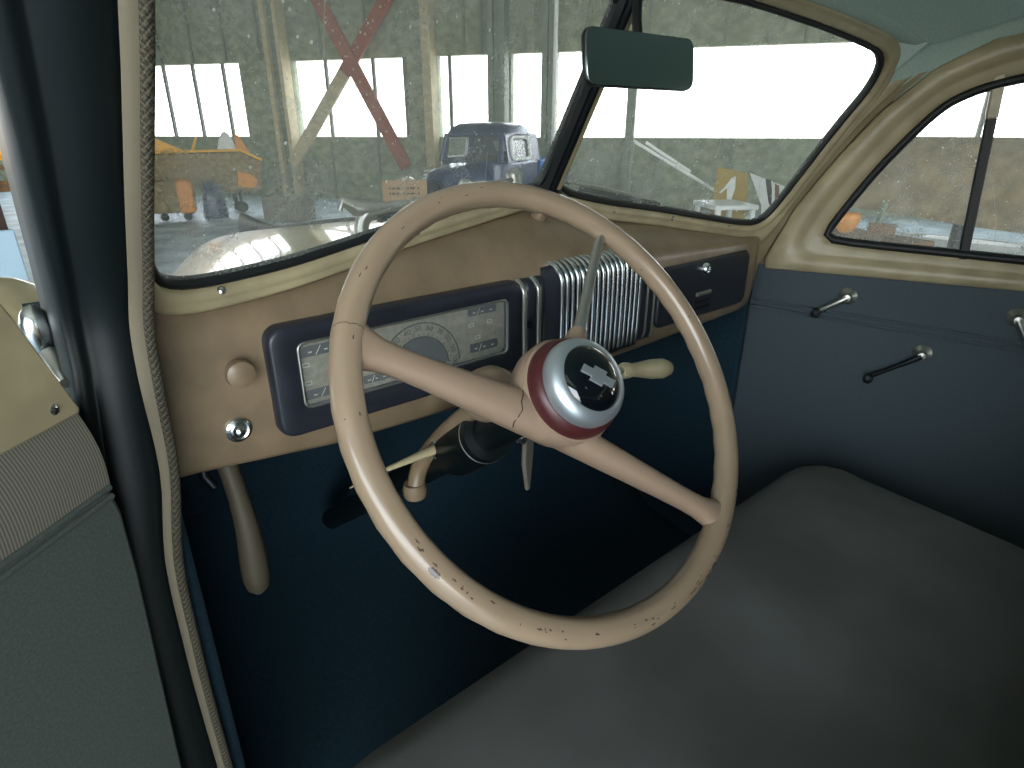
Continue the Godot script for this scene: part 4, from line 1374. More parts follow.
func build_column() -> void:
	var col := thing("steering_column", "steering column with beige shift tube, dark sleeve and ivory gear knob", "steering column", WHEEL - WN * 0.75)
	var off := -col.position
	var put := func(s: SurfaceTool, called: String, m: Material, label := "") -> MeshInstance3D:
		var o := build(s, called, m, col, label)
		o.position = off
		return o
	var s := mb()
	tube(s, [wp(0, 0, -0.045), wp(0, 0, -0.12), wp(0, 0, -0.80)], 0.020, 20)
	put.call(s, "column_jacket", M.black_paint)
	s = mb()
	var lx := Transform3D(Basis(Vector3.RIGHT, WN, Vector3.RIGHT.cross(WN)), WHEEL)
	lathe(s, [Vector2(0.020, -0.155), Vector2(0.030, -0.158), Vector2(0.0315, -0.164), Vector2(0.0315, -0.235), Vector2(0.028, -0.240), Vector2(0.02, -0.242)], lx, 32)
	put.call(s, "column_sleeve", M.black_paint)
	s = mb()
	tube(s, [wp(0, 0, -0.046), wp(0, 0, -0.052)], 0.026, 24)
	lathe(s, [Vector2(0.0316, -0.1655), Vector2(0.0322, -0.1665), Vector2(0.0316, -0.1675)], lx, 32)
	put.call(s, "sleeve_edge", M.worn_chrome)
	# beige housing and shift tube above the column
	s = mb()
	var hs := []
	for k in 9: hs.append(Vector2(sin(PI * k / 8.0) * 0.030, -cos(PI * k / 8.0) * 0.036))
	lathe(s, hs, Transform3D(lx.basis, wp(-0.012, 0.036, -0.105)), 24)
	put.call(s, "shift_housing", M.hub_paint)
	s = mb()
	tube(s, spline([wp(-0.012, 0.034, -0.11), wp(-0.010, 0.030, -0.17), wp(-0.014, 0.022, -0.24), wp(-0.024, 0.004, -0.295), wp(-0.034, -0.02, -0.315)], 5), 0.0115, 14)
	var st := put.call(s, "shift_tube", M.dash_paint) as MeshInstance3D
	s = mb()
	lathe(s, [Vector2(0.0, -0.012), Vector2(0.014, -0.010), Vector2(0.016, 0.0), Vector2(0.014, 0.010), Vector2(0, 0.012)], Transform3D(Basis(), wp(-0.034, -0.022, -0.318)), 16)
	build(s, "tube_end", M.dash_paint, st)
	# gear lever with its ivory knob on the far side
	s = mb()
	var ka := Vector3(-0.140, 1.075, 0.165)
	var kb := Vector3(-0.026, 1.049, 0.160)
	tube(s, [wp(-0.005, 0.03, -0.10), Vector3(-0.22, 1.080, 0.170), ka], 0.006, 10)
	var lever: MeshInstance3D = put.call(s, "gear_lever", M.worn_chrome)
	s = mb()
	var kn := []
	var kr := []
	for q in [[0.0, 0.008], [0.06, 0.0105], [0.14, 0.0100], [0.2, 0.0085], [0.38, 0.0105], [0.6, 0.0135], [0.8, 0.0138], [0.92, 0.0105], [0.98, 0.006], [1.0, 0.001]]:
		kn.append(ka.lerp(kb, q[0])); kr.append(q[1])
	tube(s, kn, kr, 18)
	build(s, "gear_knob", M.ivory, lever)
	# pointed pale lever to the left, in its bracket
	s = mb()
	var la := Vector3(-0.336, 0.996, 0.062)
	var lb := Vector3(-0.428, 0.991, 0.060)
	var lc := Vector3(-0.466, 0.984, 0.058)
	tube(s, [la, la.lerp(lb, 0.15), lb, lc], [0.0085, 0.0085, 0.0032, 0.0012], 10, true, false, 0.6)
	var tl: MeshInstance3D = put.call(s, "signal_lever", M.ivory)
	s = mb()
	at_box(s, la + Vector3(-0.006, -0.004, -0.006), Vector3(0.022, 0.032, 0.018), 0.005)
	build(s, "lever_bracket", M.worn_chrome, tl)
	# hanging grey blade behind the hub
	s = mb()
	prism(s, PackedVector2Array([Vector2(-0.016, 0.03), Vector2(0.018, 0.034), Vector2(0.016, -0.002), Vector2(0.004, -0.055), Vector2(-0.004, -0.052), Vector2(-0.018, -0.004)]), Transform3D(Basis(Vector3.UP, 0.5), Vector3(-0.221, 0.945, 0.078)), 0.006, 0.002)
	put.call(s, "hanging_blade", M.grey_board)
	s = mb()
	lathe(s, [Vector2(0.005, -0.006), Vector2(0.0075, 0.0), Vector2(0.005, 0.006), Vector2(0, 0.007)], Transform3D(Basis(Vector3.RIGHT, PI / 2), Vector3(-0.236, 0.978, 0.085)), 14)
	put.call(s, "blade_bolt", M.chrome)

func build_small_cabin_things() -> void:
	# mirror
	var mir := thing("rear_view_mirror", "rounded dark rear view mirror hanging at the top of windscreen post", "mirror", Vector3(-0.06, 1.43, 0.10))
	var s := mb()
	var tilt := Basis(Vector3.UP, -0.06) * Basis(Vector3.RIGHT, -0.12) * Basis(Vector3.BACK, 0.0)
	prism(s, rrect(0.186, 0.060, 0.013, 6), Transform3D(tilt, tilt * Vector3(0, 0, -0.010)), 0.009, 0.003, true)
	build(s, "mirror_back", M.post_metal, mir)
	s = mb()
	prism(s, rrect(0.185, 0.059, 0.0125, 6), Transform3D(tilt, tilt * Vector3(0, 0, -0.002)), 0.0025, 0.0008, true)
	build(s, "mirror_face", M.mirror_glass, mir)
	s = mb()
	tube(s, [Vector3(0.005, 0.0, -0.010), Vector3(0.012, 0.045, -0.025), Vector3(0.016, 0.085, -0.030)], 0.006, 10)
	build(s, "mirror_stem", M.post_metal, mir)
	# brake handle under the left end of the dash
	var hb := thing("brake_handle", "brown paddle shaped brake handle hanging below the left of dash", "handle", Vector3(-0.56, 0.83, -0.03))
	s = mb()
	var rel := func(p: Vector3) -> Vector3: return p - hb.position
	tube(s, spline([rel.call(Vector3(-0.567, 1.03, -0.04)), rel.call(Vector3(-0.563, 0.985, -0.03)), rel.call(Vector3(-0.560, 0.93, -0.025)), rel.call(Vector3(-0.560, 0.87, -0.027)), rel.call(Vector3(-0.560, 0.832, -0.03))], 3), [0.011, 0.011, 0.011, 0.011, 0.011, 0.012, 0.013, 0.0145, 0.0155, 0.016, 0.0155, 0.013, 0.006], 14)
	build(s, "grip", M.shaded_brown, hb)
	s = mb()
	tube(s, [rel.call(Vector3(-0.586, 1.03, -0.05)), rel.call(Vector3(-0.588, 1.0, -0.045)), rel.call(Vector3(-0.582, 0.985, -0.04))], 0.006, 8)
	build(s, "bracket", M.dark_metal, hb)

# ------------------------------------------------------------------ hangar contents
func build_truck() -> void:
	var base := Vector3(6.43, FLOOR_Y, -8.78)
	var t := thing("pickup_truck", "dark blue vintage pickup truck parked before the hangar windows", "truck", base)
	# truck axes: +x its nose
	var fwd := Vector3(-0.935, 0, 0.355).normalized()
	var right := fwd.cross(Vector3.UP)
	t.basis = Basis(fwd, Vector3.UP, right)
	var s := mb()
	var rows := []
	var ring := func(y: float, hl: float, hw: float) -> PackedVector3Array:
		var row := PackedVector3Array()
		for k in 32:
			var an := TAU * k / 32.0
			row.append(Vector3(-0.35 + signf(cos(an)) * pow(absf(cos(an)), 0.35) * hl, y, signf(sin(an)) * pow(absf(sin(an)), 0.35) * hw))
		return row
	# cab: body below the belt, roof above the windows, walls and pillars round real openings
	for q in [[0.55, 0.78, 0.70], [1.05, 0.78, 0.72], [1.12, 0.76, 0.71], [1.12, 0.70, 0.65]]: rows.append(ring.call(q[0], q[1], q[2]))
	grid(s, rows, false, true)
	build(s, "cab", M.truck_blue, t)
	s = mb()
	rows = []
	for q in [[1.54, 0.58, 0.60], [1.53, 0.63, 0.65], [1.58, 0.61, 0.63], [1.66, 0.54, 0.59], [1.73, 0.40, 0.48], [1.755, 0.20, 0.28], [1.76, 0.01, 0.01]]: rows.append(ring.call(q[0], q[1], q[2]))
	grid(s, rows, false, true)
	build(s, "cab_roof", M.truck_blue, t)
	var wall := func(called: String, pts: Array, depth: Vector3) -> void:
		var st := mb()
		grid(st, [PackedVector3Array([pts[0], pts[1]]), PackedVector3Array([pts[3], pts[2]])])
		grid(st, [PackedVector3Array([pts[0] + depth, pts[1] + depth]), PackedVector3Array([pts[3] + depth, pts[2] + depth])], false, false, true)
		for k in 4: flat_quad(st, pts[k], pts[(k + 1) % 4], pts[(k + 1) % 4] + depth, pts[k] + depth)
		build(st, called, M.truck_blue, t)
	var rear := func(y: float, z: float) -> Vector3: return Vector3(lerpf(-1.10, -0.97, (y - 1.10) / 0.45), y, z)
	for q in [[1.10, 1.24, -0.62, 0.62], [1.43, 1.55, -0.60, 0.60], [1.24, 1.43, -0.62, -0.30], [1.24, 1.43, 0.30, 0.62]]:
		wall.call("cab_back", [rear.call(q[0], q[2]), rear.call(q[0], q[3]), rear.call(q[1], q[3]), rear.call(q[1], q[2])], Vector3(0.03, 0, 0))
	for sd in [-1.0, 1.0]:
		var flank := func(x: float, y: float) -> Vector3: return Vector3(x, y, sd * lerpf(0.71, 0.64, (y - 1.10) / 0.45))
		for q in [[-1.00, -0.62, 1.10, 1.55], [0.06, 0.20, 1.10, 1.55], [-0.62, 0.06, 1.10, 1.15], [-0.62, 0.06, 1.50, 1.55]]:
			wall.call("cab_side", [flank.call(q[0], q[2]), flank.call(q[1], q[2]), flank.call(q[1], q[3]), flank.call(q[0], q[3])], Vector3(0, 0, -0.03 * sd))
		s = mb()
		tube(s, [Vector3(0.34, 1.10, sd * 0.63), Vector3(0.20, 1.56, sd * 0.57)], 0.045, 10)
		build(s, "pillar", M.truck_blue, t)
		s = mb()
		tube(s, [Vector3(-1.02, 1.10, sd * 0.63), Vector3(-0.90, 1.56, sd * 0.57)], 0.07, 10)
		build(s, "pillar", M.truck_blue, t)
		s = mb()
		var lp := []
		for p in rrect(0.68, 0.36, 0.10, 6):
			var f: Vector3 = flank.call(-0.28 + p.x, 1.325 + p.y)
			lp.append(f + Vector3(0, 0, sd * 0.012))
		tube(s, lp, 0.032, 8, false, true)
		build(s, "window_frame", M.white_paint, t)
		s = mb()
		flat_quad(s, flank.call(-0.62, 1.15), flank.call(0.06, 1.15), flank.call(0.06, 1.50), flank.call(-0.62, 1.50))
		var pane := build(s, "side_window", M.window_glass, t)
		pane.position.z = -0.018 * sd
		s = mb()
		flat_quad(s, Vector3(0.37, 1.12, sd * 0.02), Vector3(0.35, 1.12, sd * 0.60), Vector3(0.21, 1.54, sd * 0.55), Vector3(0.24, 1.54, sd * 0.02))
		build(s, "windscreen", M.window_glass, t)
	s = mb()
	tube(s, [Vector3(0.38, 1.10, 0), Vector3(0.245, 1.55, 0)], 0.02, 8)
	build(s, "windscreen_divider", M.truck_blue, t)
	s = mb()
	flat_quad(s, rear.call(1.24, -0.30), rear.call(1.24, 0.30), rear.call(1.43, 0.30), rear.call(1.43, -0.30))
	build(s, "rear_window", M.window_glass, t)
	s = mb()
	at_box(s, Vector3(-0.72, 0.98, 0), Vector3(0.30, 0.40, 1.15), 0.05)
	build(s, "bench", M.truck_black, t)
	# hood, wedge towards the nose
	s = mb()
	rows = []
	for q in [[0.36, 1.10, 0.62], [0.7, 1.08, 0.55], [1.1, 1.03, 0.45], [1.35, 0.98, 0.36], [1.45, 0.85, 0.28]]:
		var row := PackedVector3Array()
		for k in 17:
			var u := -1.0 + k / 8.0
			row.append(Vector3(q[0], 0.45 + (q[1] - 0.45) * (1.0 - pow(absf(u), 5.0)), u * q[2]))
		rows.append(row)
	grid(s, rows, false, false, true)
	var hd := build(s, "hood", M.truck_blue, t)
	for y in [0.86, 0.92, 0.98]:
		s = mb(); tube(s, [Vector3(0.55, y, 0.615 - (y - 0.8) * 0.3), Vector3(1.1, y - 0.01, 0.50 - (y - 0.8) * 0.3)], 0.012, 6); build(s, "hood_louver", M.white_paint, hd)
	# fenders with wheels
	for sd in [-1.0, 1.0]:
		s = mb()
		rows = []
		for k in 13:
			var an := PI * k / 12.0
			var row := PackedVector3Array()
			for j in 7:
				var v := j / 6.0
				row.append(Vector3(1.0 + cos(an) * (0.52 - 0.10 * v * v), 0.38 + sin(an) * (0.44 - 0.10 * v * v), sd * (0.48 + 0.36 * v)))
			rows.append(row)
		grid(s, rows, false, false, sd < 0)
		build(s, "front_fender", M.truck_blue, t)
		for x in [1.0, -1.6]:
			s = mb()
			lathe(s, [Vector2(0.16, -0.09), Vector2(0.34, -0.09), Vector2(0.37, -0.05), Vector2(0.37, 0.05), Vector2(0.34, 0.09), Vector2(0.16, 0.09)], Transform3D(Basis(Vector3.RIGHT, PI / 2), Vector3(x, 0.37, sd * 0.68)), 24)
			build(s, "wheel", M.tyre, t)
		s = mb()
		lathe(s, [Vector2(0.06, -0.10), Vector2(0.10, 0.0), Vector2(0.11, 0.05), Vector2(0.08, 0.08), Vector2(0, 0.09)], Transform3D(Basis(Vector3.BACK, -PI / 2), Vector3(1.38, 0.80, sd * 0.58)), 18)
		build(s, "headlamp", M.worn_chrome, t)
	# bed; the light falling on it is put into its paler blue
	s = mb()
	at_box(s, Vector3(-1.75, 0.62, 0), Vector3(1.30, 0.08, 1.35), 0.01)
	for sd in [-1.0, 1.0]: at_box(s, Vector3(-1.75, 0.86, sd * 0.66), Vector3(1.30, 0.46, 0.05), 0.01)
	at_box(s, Vector3(-2.40, 0.86, 0), Vector3(0.05, 0.46, 1.35), 0.01)
	build(s, "bed", M.light_blue, t, "bed with the light on it put into its paler blue")
	# pale pointed shape taken for a wing tip; the bed rack is made up
	s = mb()
	box(s, Transform3D(Basis(Vector3.BACK, 0.25), Vector3(-1.55, 1.50, 0.3)), Vector3(0.9, 0.05, 0.5), 0.02)
	tube(s, [Vector3(-1.75, 0.9, 0.3), Vector3(-1.75, 1.46, 0.3)], 0.03, 8)
	build(s, "pale_tip", M.white_paint, t)
	# placard on a stand in front of the truck
	var p := thing("placard", "tan information placard on a stand in front of the truck", "sign", Vector3(4.16, FLOOR_Y, -7.66))
	p.rotation.y = -0.55
	s = mb()
	box(s, Transform3D(Basis(Vector3.RIGHT, -0.25), Vector3(0, 0.78, 0)), Vector3(0.66, 0.32, 0.02), 0.004)
	var face := build(s, "board", M.placard, p)
	for r in 2:
		var x := -0.22
		var k := 0
		while x < 0.22:
			var wd := 0.025 + 0.02 * ((k * 7 + r * 3) % 3)
			s = mb()
			box(s, Transform3D(Basis(Vector3.RIGHT, -0.25), Vector3(x, 0.823 - r * 0.075, 0.012 - r * -0.019)), Vector3(wd, 0.028, 0.004))
			build(s, "print_mark", M.dark_wood, face)
			x += wd + 0.025
			k += 1
	s = mb()
	tube(s, [Vector3(0, 0.0, -0.05), Vector3(0, 0.76, -0.03)], 0.02, 8)
	at_box(s, Vector3(0, 0.015, -0.05), Vector3(0.3, 0.03, 0.3), 0.005)
	build(s, "stand", M.dark_metal, p)

# slab with a given outline standing in the plane through 'at' that faces 'n'
func panel(called: String, m: Material, parent: Node3D, at: Vector3, n: Vector3, outline: Array, thick: float, bevel := 0.01) -> MeshInstance3D:
	var s := mb()
	prism(s, PackedVector2Array(outline), Transform3D(frame_of(n), at - n * thick), thick, bevel)
	return build(s, called, m, parent)

func build_left_side_things() -> void:
	var n := Vector3(-0.30, 0, 0.954)
	var right := Vector3(0.954, 0, 0.30)
	# detached aircraft wing on a dolly
	var o := Vector3(2.9, FLOOR_Y, -13.5)
	var w := thing("aircraft_wing", "weathered khaki aircraft wing with yellow edge standing on a dolly", "wing", o)
	var v := func(p: Array) -> Array:
		var out := []
		for q in p: out.append(Vector2((Vector3(q[0], 0, q[2]) - Vector3(o.x, 0, o.z)).dot(right), q[1] - FLOOR_Y))
		return out
	panel("wing_skin", M.wing_fabric, w, Vector3.ZERO, n, v.call([[0.6, 0.92, -14.1], [2.04, 0.94, -13.72], [3.63, 0.97, -13.32], [4.01, 0.77, -13.2], [3.93, 0.17, -13.23], [3.36, 0.12, -13.41], [2.8, 0.30, -13.5], [1.93, 0.40, -13.74], [0.6, 0.42, -14.1]]), 0.16, 0.05)
	var s := mb()
	tube(s, [right * -2.3 + Vector3.UP * 1.195, right * -0.9 + Vector3.UP * 1.215, right * 0.75 + Vector3.UP * 1.24, right * 1.15 + Vector3.UP * 1.04], 0.025, 8)
	build(s, "leading_edge", M.aircraft_yellow, w)
	panel("orange_patch", M.aircraft_orange, w, n * 0.012, n, v.call([[3.5, 0.55, -13.26], [3.72, 0.5, -13.19], [3.85, 0.38, -13.15], [3.77, 0.22, -13.17], [3.46, 0.25, -13.27]]), 0.02, 0.004)
	for x in [0.62, -0.4, -1.6]:
		s = mb()
		tube(s, [right * x + Vector3.UP * 0.45, right * x + Vector3.UP * 0.10], 0.03, 8)
		lathe(s, [Vector2(0, -0.05), Vector2(0.10, -0.05), Vector2(0.12, 0), Vector2(0.10, 0.05), Vector2(0, 0.05)], Transform3D(Basis(right, n, Vector3.UP), right * x + Vector3.UP * 0.12), 18)
		build(s, "dolly_wheel", M.tyre, w)
	# orange crate on casters in front of it
	o = Vector3(1.75, FLOOR_Y, -13.05)
	w = thing("orange_trolley", "orange and brown sheet trolley on casters below the aircraft wing", "trolley", o)
	s = mb()
	box(s, Transform3D(Basis(right, Vector3.UP, n), Vector3.UP * 0.44), Vector3(1.5, 0.58, 0.45), 0.03)
	build(s, "body", M.wing_fabric, w)
	s = mb()
	box(s, Transform3D(Basis(right, Vector3.UP, n), right * 0.62 + Vector3.UP * 0.44 + n * 0.01), Vector3(0.28, 0.60, 0.46), 0.03)
	build(s, "orange_panel", M.aircraft_orange, w)
	for x in [-0.6, -0.2, 0.2, 0.60]:
		s = mb()
		lathe(s, [Vector2(0, -0.03), Vector2(0.065, -0.03), Vector2(0.075, 0), Vector2(0.065, 0.03), Vector2(0, 0.03)], Transform3D(Basis(right, n, Vector3.UP), right * x + n * 0.16 + Vector3.UP * 0.075), 16)
		tube(s, [right * x + n * 0.16 + Vector3.UP * 0.08, right * x + n * 0.16 + Vector3.UP * 0.17], 0.02, 6)
		build(s, "caster", M.tyre, w)
	# bundled blue sheet standing next to it
	s = mb()
	var rows := []
	for q in [[0.0, 0.20], [0.15, 0.21], [0.4, 0.17], [0.62, 0.13], [0.70, 0.05], [0.71, 0.0]]:
		var row := PackedVector3Array()
		for k in 22:
			var an := TAU * k / 22.0
			var r: float = q[1] * (1.0 + 0.18 * sin(an * 5.0 + q[0] * 4.0))
			row.append(Vector3(cos(an) * r, q[0], sin(an) * r * 0.8))
		rows.append(row)
	grid(s, rows, false, true)
	var bag := build(s, "sheet_bundle", M.blue_tarp)
	bag.position = Vector3(2.80, FLOOR_Y, -12.80)
	tag(bag, "folded dark blue sheet bundle beside the orange trolley", "bundle")
	# yellow tail surfaces behind the wing
	o = Vector3(2.5, FLOOR_Y, -14.5)
	w = thing("yellow_tailplane", "yellow aircraft tail with pointed fin behind the khaki wing", "aircraft", o)
	panel("fin", M.aircraft_yellow, w, Vector3.ZERO, n, [Vector2(-1.6, 0.9), Vector2(0.45, 0.9), Vector2(0.45, 1.17), Vector2(-0.25, 1.50), Vector2(-1.0, 1.75), Vector2(-1.6, 1.75)], 0.06, 0.015)
	s = mb()
	tube(s, [right * 0.45 + Vector3.UP * 1.10, right * 0.62 + Vector3.UP * 1.50], [0.05, 0.02], 6)
	build(s, "strut", M.aircraft_yellow, w)
	s = mb()
	tube(s, [right * -0.8, right * -0.8 + Vector3.UP * 0.92], 0.05, 8)
	build(s, "leg", M.dark_metal, w)
	o = Vector3(3.72, FLOOR_Y, -14.0)
	w = thing("orange_nose_section", "white and orange aircraft nose section standing beside the khaki wing", "aircraft", o)
	s = mb()
	rows = []
	for q in [[1.0, 0.20], [1.25, 0.19], [1.42, 0.14], [1.56, 0.07], [1.60, 0.0]]:
		var row := PackedVector3Array()
		for k in 16: row.append(Vector3(cos(TAU * k / 16.0) * q[1] - 0.14, q[0], sin(TAU * k / 16.0) * q[1]))
		rows.append(row)
	grid(s, rows, false, true)
	build(s, "white_cone", M.white_paint, w)
	panel("orange_fin", M.aircraft_orange, w, Vector3(0.02, 0, 0.1), n, [Vector2(0.0, 1.1), Vector2(0.26, 1.18), Vector2(0.08, 1.52), Vector2(0.0, 1.54)], 0.05, 0.01)
	s = mb()
	tube(s, [Vector3(-0.14, 0, 0), Vector3(-0.14, 1.02, 0)], 0.05, 8)
	build(s, "stand", M.dark_metal, w)
	# board crate at the foot of the tan column
	s = mb()
	box(s, Transform3D(Basis(HT, Vector3.UP, HT.cross(Vector3.UP)), Vector3(0, 0.22, 0)), Vector3(0.84, 0.44, 0.5), 0.01)
	var cr := build(s, "crate", M.grey_board)
	cr.position = Vector3(3.85, FLOOR_Y, -11.6)
	tag(cr, "plain grey board crate on the floor by the tan steel column", "crate")
	# seen past the jamb at the far left
	o = Vector3(-0.45, FLOOR_Y, -5.4)
	w = thing("yellow_biplane_wing", "bright yellow aircraft wing panel seen left of the dark jamb", "wing", o)
	s = mb()
	box(s, Transform3D(Basis(), Vector3(-0.75, 1.62, 0)), Vector3(1.5, 0.40, 0.12), 0.04)
	build(s, "wing_panel", M.aircraft_yellow, w)
	for x in [-0.2, -1.3]:
		s = mb()
		tube(s, [Vector3(x, 0, 0), Vector3(x, 1.44, 0)], 0.03, 8)
		build(s, "trestle_leg", M.wood, w)
	for q in [[1.36, 0.02], [1.28, -0.03], [1.20, 0.03]]:
		s = mb()
		box(s, Transform3D(Basis(Vector3.BACK, q[1]), Vector3(-0.75, q[0], 0)), Vector3(1.35, 0.035, 0.04), 0.005)
		build(s, "trestle_bar", M.wood, w)
	o = Vector3(-0.95, FLOOR_Y, -4.3)
	w = thing("wooden_cabinet", "dark wooden shelf cabinet seen left of the dark jamb", "cabinet", o)
	s = mb()
	at_box(s, Vector3(0, 1.26, 0), Vector3(0.64, 0.05, 0.4), 0.005)
	at_box(s, Vector3(0, 1.02, 0), Vector3(0.64, 0.04, 0.4), 0.005)
	at_box(s, Vector3(-0.30, 0.64, 0), Vector3(0.04, 1.28, 0.4), 0.005)
	at_box(s, Vector3(0.30, 0.64, 0), Vector3(0.04, 1.28, 0.4), 0.005)
	build(s, "carcass", M.dark_wood, w)
	s = mb()
	at_box(s, Vector3(0, 0.55, 0.03), Vector3(0.56, 0.92, 0.36), 0.005)
	build(s, "door", M.dark_wood, w)
	o = Vector3(-0.93, FLOOR_Y, -3.4)
	w = thing("pale_blue_board", "pale blue board of upright planks leaning at far left edge", "board", o)
	for k in 5:
		s = mb()
		at_box(s, Vector3(-0.36 + k * 0.15, 0.58, 0), Vector3(0.142, 1.16, 0.03), 0.006)
		build(s, "plank", M.pale_blue_panel, w)
	s = mb()
	at_box(s, Vector3(-0.06, 0.58, -0.04), Vector3(0.74, 0.08, 0.04), 0.005)
	build(s, "batten", M.pale_blue_panel, w)

func build_right_side_things() -> void:
	# large wing under tan cloth, seen through the passenger's window
	var w := thing("covered_wing", "large tan cloth covered aircraft wing outside the passenger window", "wing", Vector3(6.0, FLOOR_Y, -0.6))
	var s := mb()
	var rows := []
	for k in 13:
		var t := k / 12.0
		var row := PackedVector3Array()
		for j in 21:
			var u := j / 20.0
			var z := lerpf(-1.55 + 0.42 * t, 4.0, u)
			var x := -1.05 + 0.9 * t
			var y := lerpf(1.02 - 0.10 * u * 2.0, 1.57, sin(t * PI / 2)) + 0.02 * sin(u * 17.0) * (1 - t)
			row.append(Vector3(x, y, z + 0.6 - 0.6))
		rows.append(row)
	var under := []
	for k in 13:
		var row := PackedVector3Array()
		for p in rows[12 - k]: row.append(Vector3(p.x + 0.25, p.y - 0.02 - 0.30 * sin(PI * (12 - k) / 12.0), p.z))
		under.append(row)
	grid(s, rows + under, true, false, true)
	build(s, "wing_cover", M.tan_fabric, w)
	for z in [-0.4, 1.6]:
		s = mb()
		tube(s, [Vector3(-0.3, 0, z), Vector3(-0.3, 1.1, z)], 0.05, 8)
		build(s, "stand", M.dark_metal, w)
	# bench with odds and ends below the wing tip
	w = thing("low_bench", "low pale plank bench below the tan covered wing", "bench", Vector3(4.56, FLOOR_Y, -1.22))
	s = mb()
	box(s, Transform3D(Basis(Vector3.UP, 1.22), Vector3(0, 0.852, 0)), Vector3(0.74, 0.045, 0.26), 0.006)
	build(s, "plank", M.wood, w)
	for k in [-0.3, 0.3]:
		s = mb()
		box(s, Transform3D(Basis(Vector3.UP, 1.22), Basis(Vector3.UP, 1.22) * Vector3(k, 0.415, 0)), Vector3(0.05, 0.83, 0.22), 0.006)
		build(s, "leg", M.wood, w)
	s = mb()
	rows = []
	for q in [[0.0, 0.05], [0.04, 0.085], [0.10, 0.11], [0.15, 0.115], [0.17, 0.10], [0.175, 0.0]]:
		var row := PackedVector3Array()
		for k in 20: row.append(Vector3(cos(TAU * k / 20.0) * q[1], q[0], sin(TAU * k / 20.0) * q[1]))
		rows.append(row)
	grid(s, rows, false, true)
	var bowl := build(s, "bowl", M.aircraft_orange)
	bowl.position = Vector3(4.49, FLOOR_Y + 0.8745, -1.45)
	bowl.scale = Vector3.ONE * 0.87
	tag(bowl, "round orange bowl at the end of the low bench", "bowl")
	w = thing("wooden_block", "small wooden block with a thin grey rod on the bench", "block", Vector3(4.57, FLOOR_Y + 0.8745, -1.21))
	s = mb()
	at_box(s, Vector3(0, 0.04, 0), Vector3(0.14, 0.08, 0.19), 0.006, 0.3)
	build(s, "block", M.wood, w)
	s = mb()
	tube(s, [Vector3(0, 0.08, -0.03), Vector3(0.01, 0.24, -0.02)], 0.022, 10)
	build(s, "rod", M.steel_green, w)
	w = thing("white_boat_hull", "low white pointed hull on the floor beyond the bench", "boat", Vector3(7.4, FLOOR_Y, -1.3))
	s = mb()
	rows = []
	for k in 9:
		var q := -1.0 + k / 4.0
		var row := PackedVector3Array()
		for j in 9:
			var an := PI * j / 8.0
			row.append(Vector3(cos(an) * 0.22 * (1.0 - q * q * 0.98), 0.52 - sin(an) * 0.14 * (1.0 - q * q * 0.98), q * 0.75))
		rows.append(row)
	grid(s, rows)
	at_box(s, Vector3(0, 0.505, 0), Vector3(0.28, 0.02, 0.9), 0.004)
	build(s, "hull", M.white_paint, w)
	s = mb()
	at_box(s, Vector3(0, 0.20, 0), Vector3(0.3, 0.40, 0.3), 0.02)
	build(s, "cradle", M.grey_board, w)
	# ochre and white panels and a white table, seen at the right corner of the windscreen
	w = thing("white_table", "low white table edge at the lower right of windscreen", "table", Vector3(5.75, FLOOR_Y, -3.3))
	var tb := Basis(Vector3.UP, 1.0)
	s = mb()
	box(s, Transform3D(tb, Vector3(0, 0.84, 0)), Vector3(0.62, 0.05, 0.5), 0.008)
	build(s, "top", M.white_paint, w)
	for kx in [-0.27, 0.27]:
		for kz in [-0.2, 0.2]:
			s = mb()
			box(s, Transform3D(tb, tb * Vector3(kx, 0.41, kz)), Vector3(0.05, 0.82, 0.05), 0.005)
			build(s, "leg", M.white_paint, w)
	var n := Vector3(-0.86, 0, 0.50).normalized()
	w = thing("ochre_board", "ochre painted panel with white mark standing behind white table", "panel", Vector3(6.2, FLOOR_Y, -3.5))
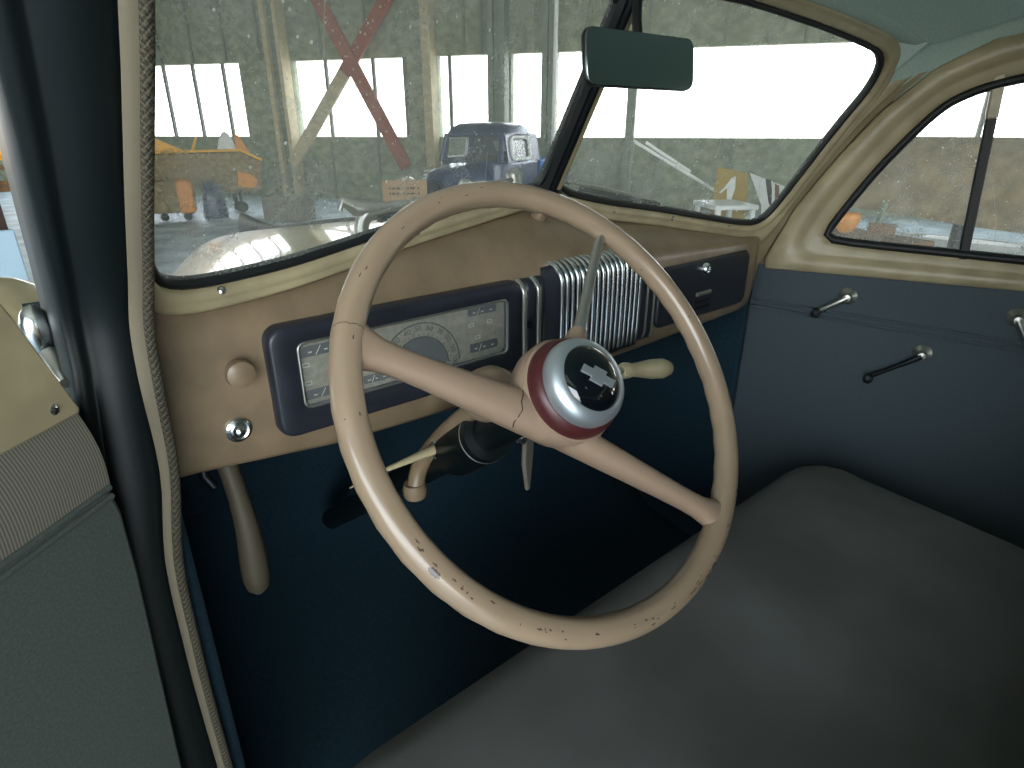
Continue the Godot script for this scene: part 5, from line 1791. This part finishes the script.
	panel("board", M.ochre, w, Vector3.ZERO, n, [Vector2(-0.24, 0.0), Vector2(0.22, 0.0), Vector2(0.16, 1.15), Vector2(-0.20, 1.22)], 0.04, 0.006)
	panel("white_mark", M.white_paint, w, n * 0.012, n, [Vector2(-0.05, 0.86), Vector2(0.0, 0.84), Vector2(0.03, 0.98), Vector2(0.02, 1.12), Vector2(-0.02, 1.10), Vector2(-0.10, 0.98), Vector2(-0.15, 0.93), Vector2(-0.13, 0.92), Vector2(-0.06, 0.98)], 0.012, 0.002)
	w = thing("striped_board", "white pointed panel with dark and tan stripes beside ochre panel", "panel", Vector3(6.36, FLOOR_Y, -3.12))
	panel("board", M.white_paint, w, Vector3.ZERO, n, [Vector2(0.04, 0.0), Vector2(0.20, 0.0), Vector2(0.16, 1.02), Vector2(-0.24, 1.16), Vector2(-0.06, 0.80)], 0.03, 0.005)
	panel("dark_stripe", M.dark_metal, w, n * 0.008, n, [Vector2(0.02, 0.82), Vector2(0.05, 0.80), Vector2(0.03, 0.98), Vector2(0.0, 1.09), Vector2(-0.06, 1.10), Vector2(-0.02, 0.95)], 0.01, 0.002)
	panel("tan_stripe", M.wood, w, n * 0.008, n, [Vector2(0.09, 0.78), Vector2(0.13, 0.80), Vector2(0.10, 1.03), Vector2(0.05, 1.05)], 0.01, 0.002)
	# white poles leaning down to the right
	w = thing("white_poles", "two white poles slanting down behind the right windscreen pane", "poles", Vector3(6.6, FLOOR_Y, -4.6))
	for q in [[Vector3(6.24, 1.23, -5.12), Vector3(7.06, 0.45, -3.95)], [Vector3(6.34, 1.20, -4.96), Vector3(6.72, 0.83, -4.47)]]:
		s = mb()
		tube(s, [q[0] - w.position, q[1] - w.position], 0.022, 8)
		build(s, "pole", M.white_paint, w)
	s = mb()
	tube(s, [Vector3(6.24, 1.25, -5.12) - w.position, Vector3(6.24, FLOOR_Y, -5.12) - w.position], 0.03, 8)
	build(s, "post", M.steel_green, w)
	s = mb()
	tube(s, [Vector3(7.06, 0.45, -3.95) - w.position, Vector3(7.06, FLOOR_Y, -3.95) - w.position], 0.03, 8)
	build(s, "post", M.steel_green, w)
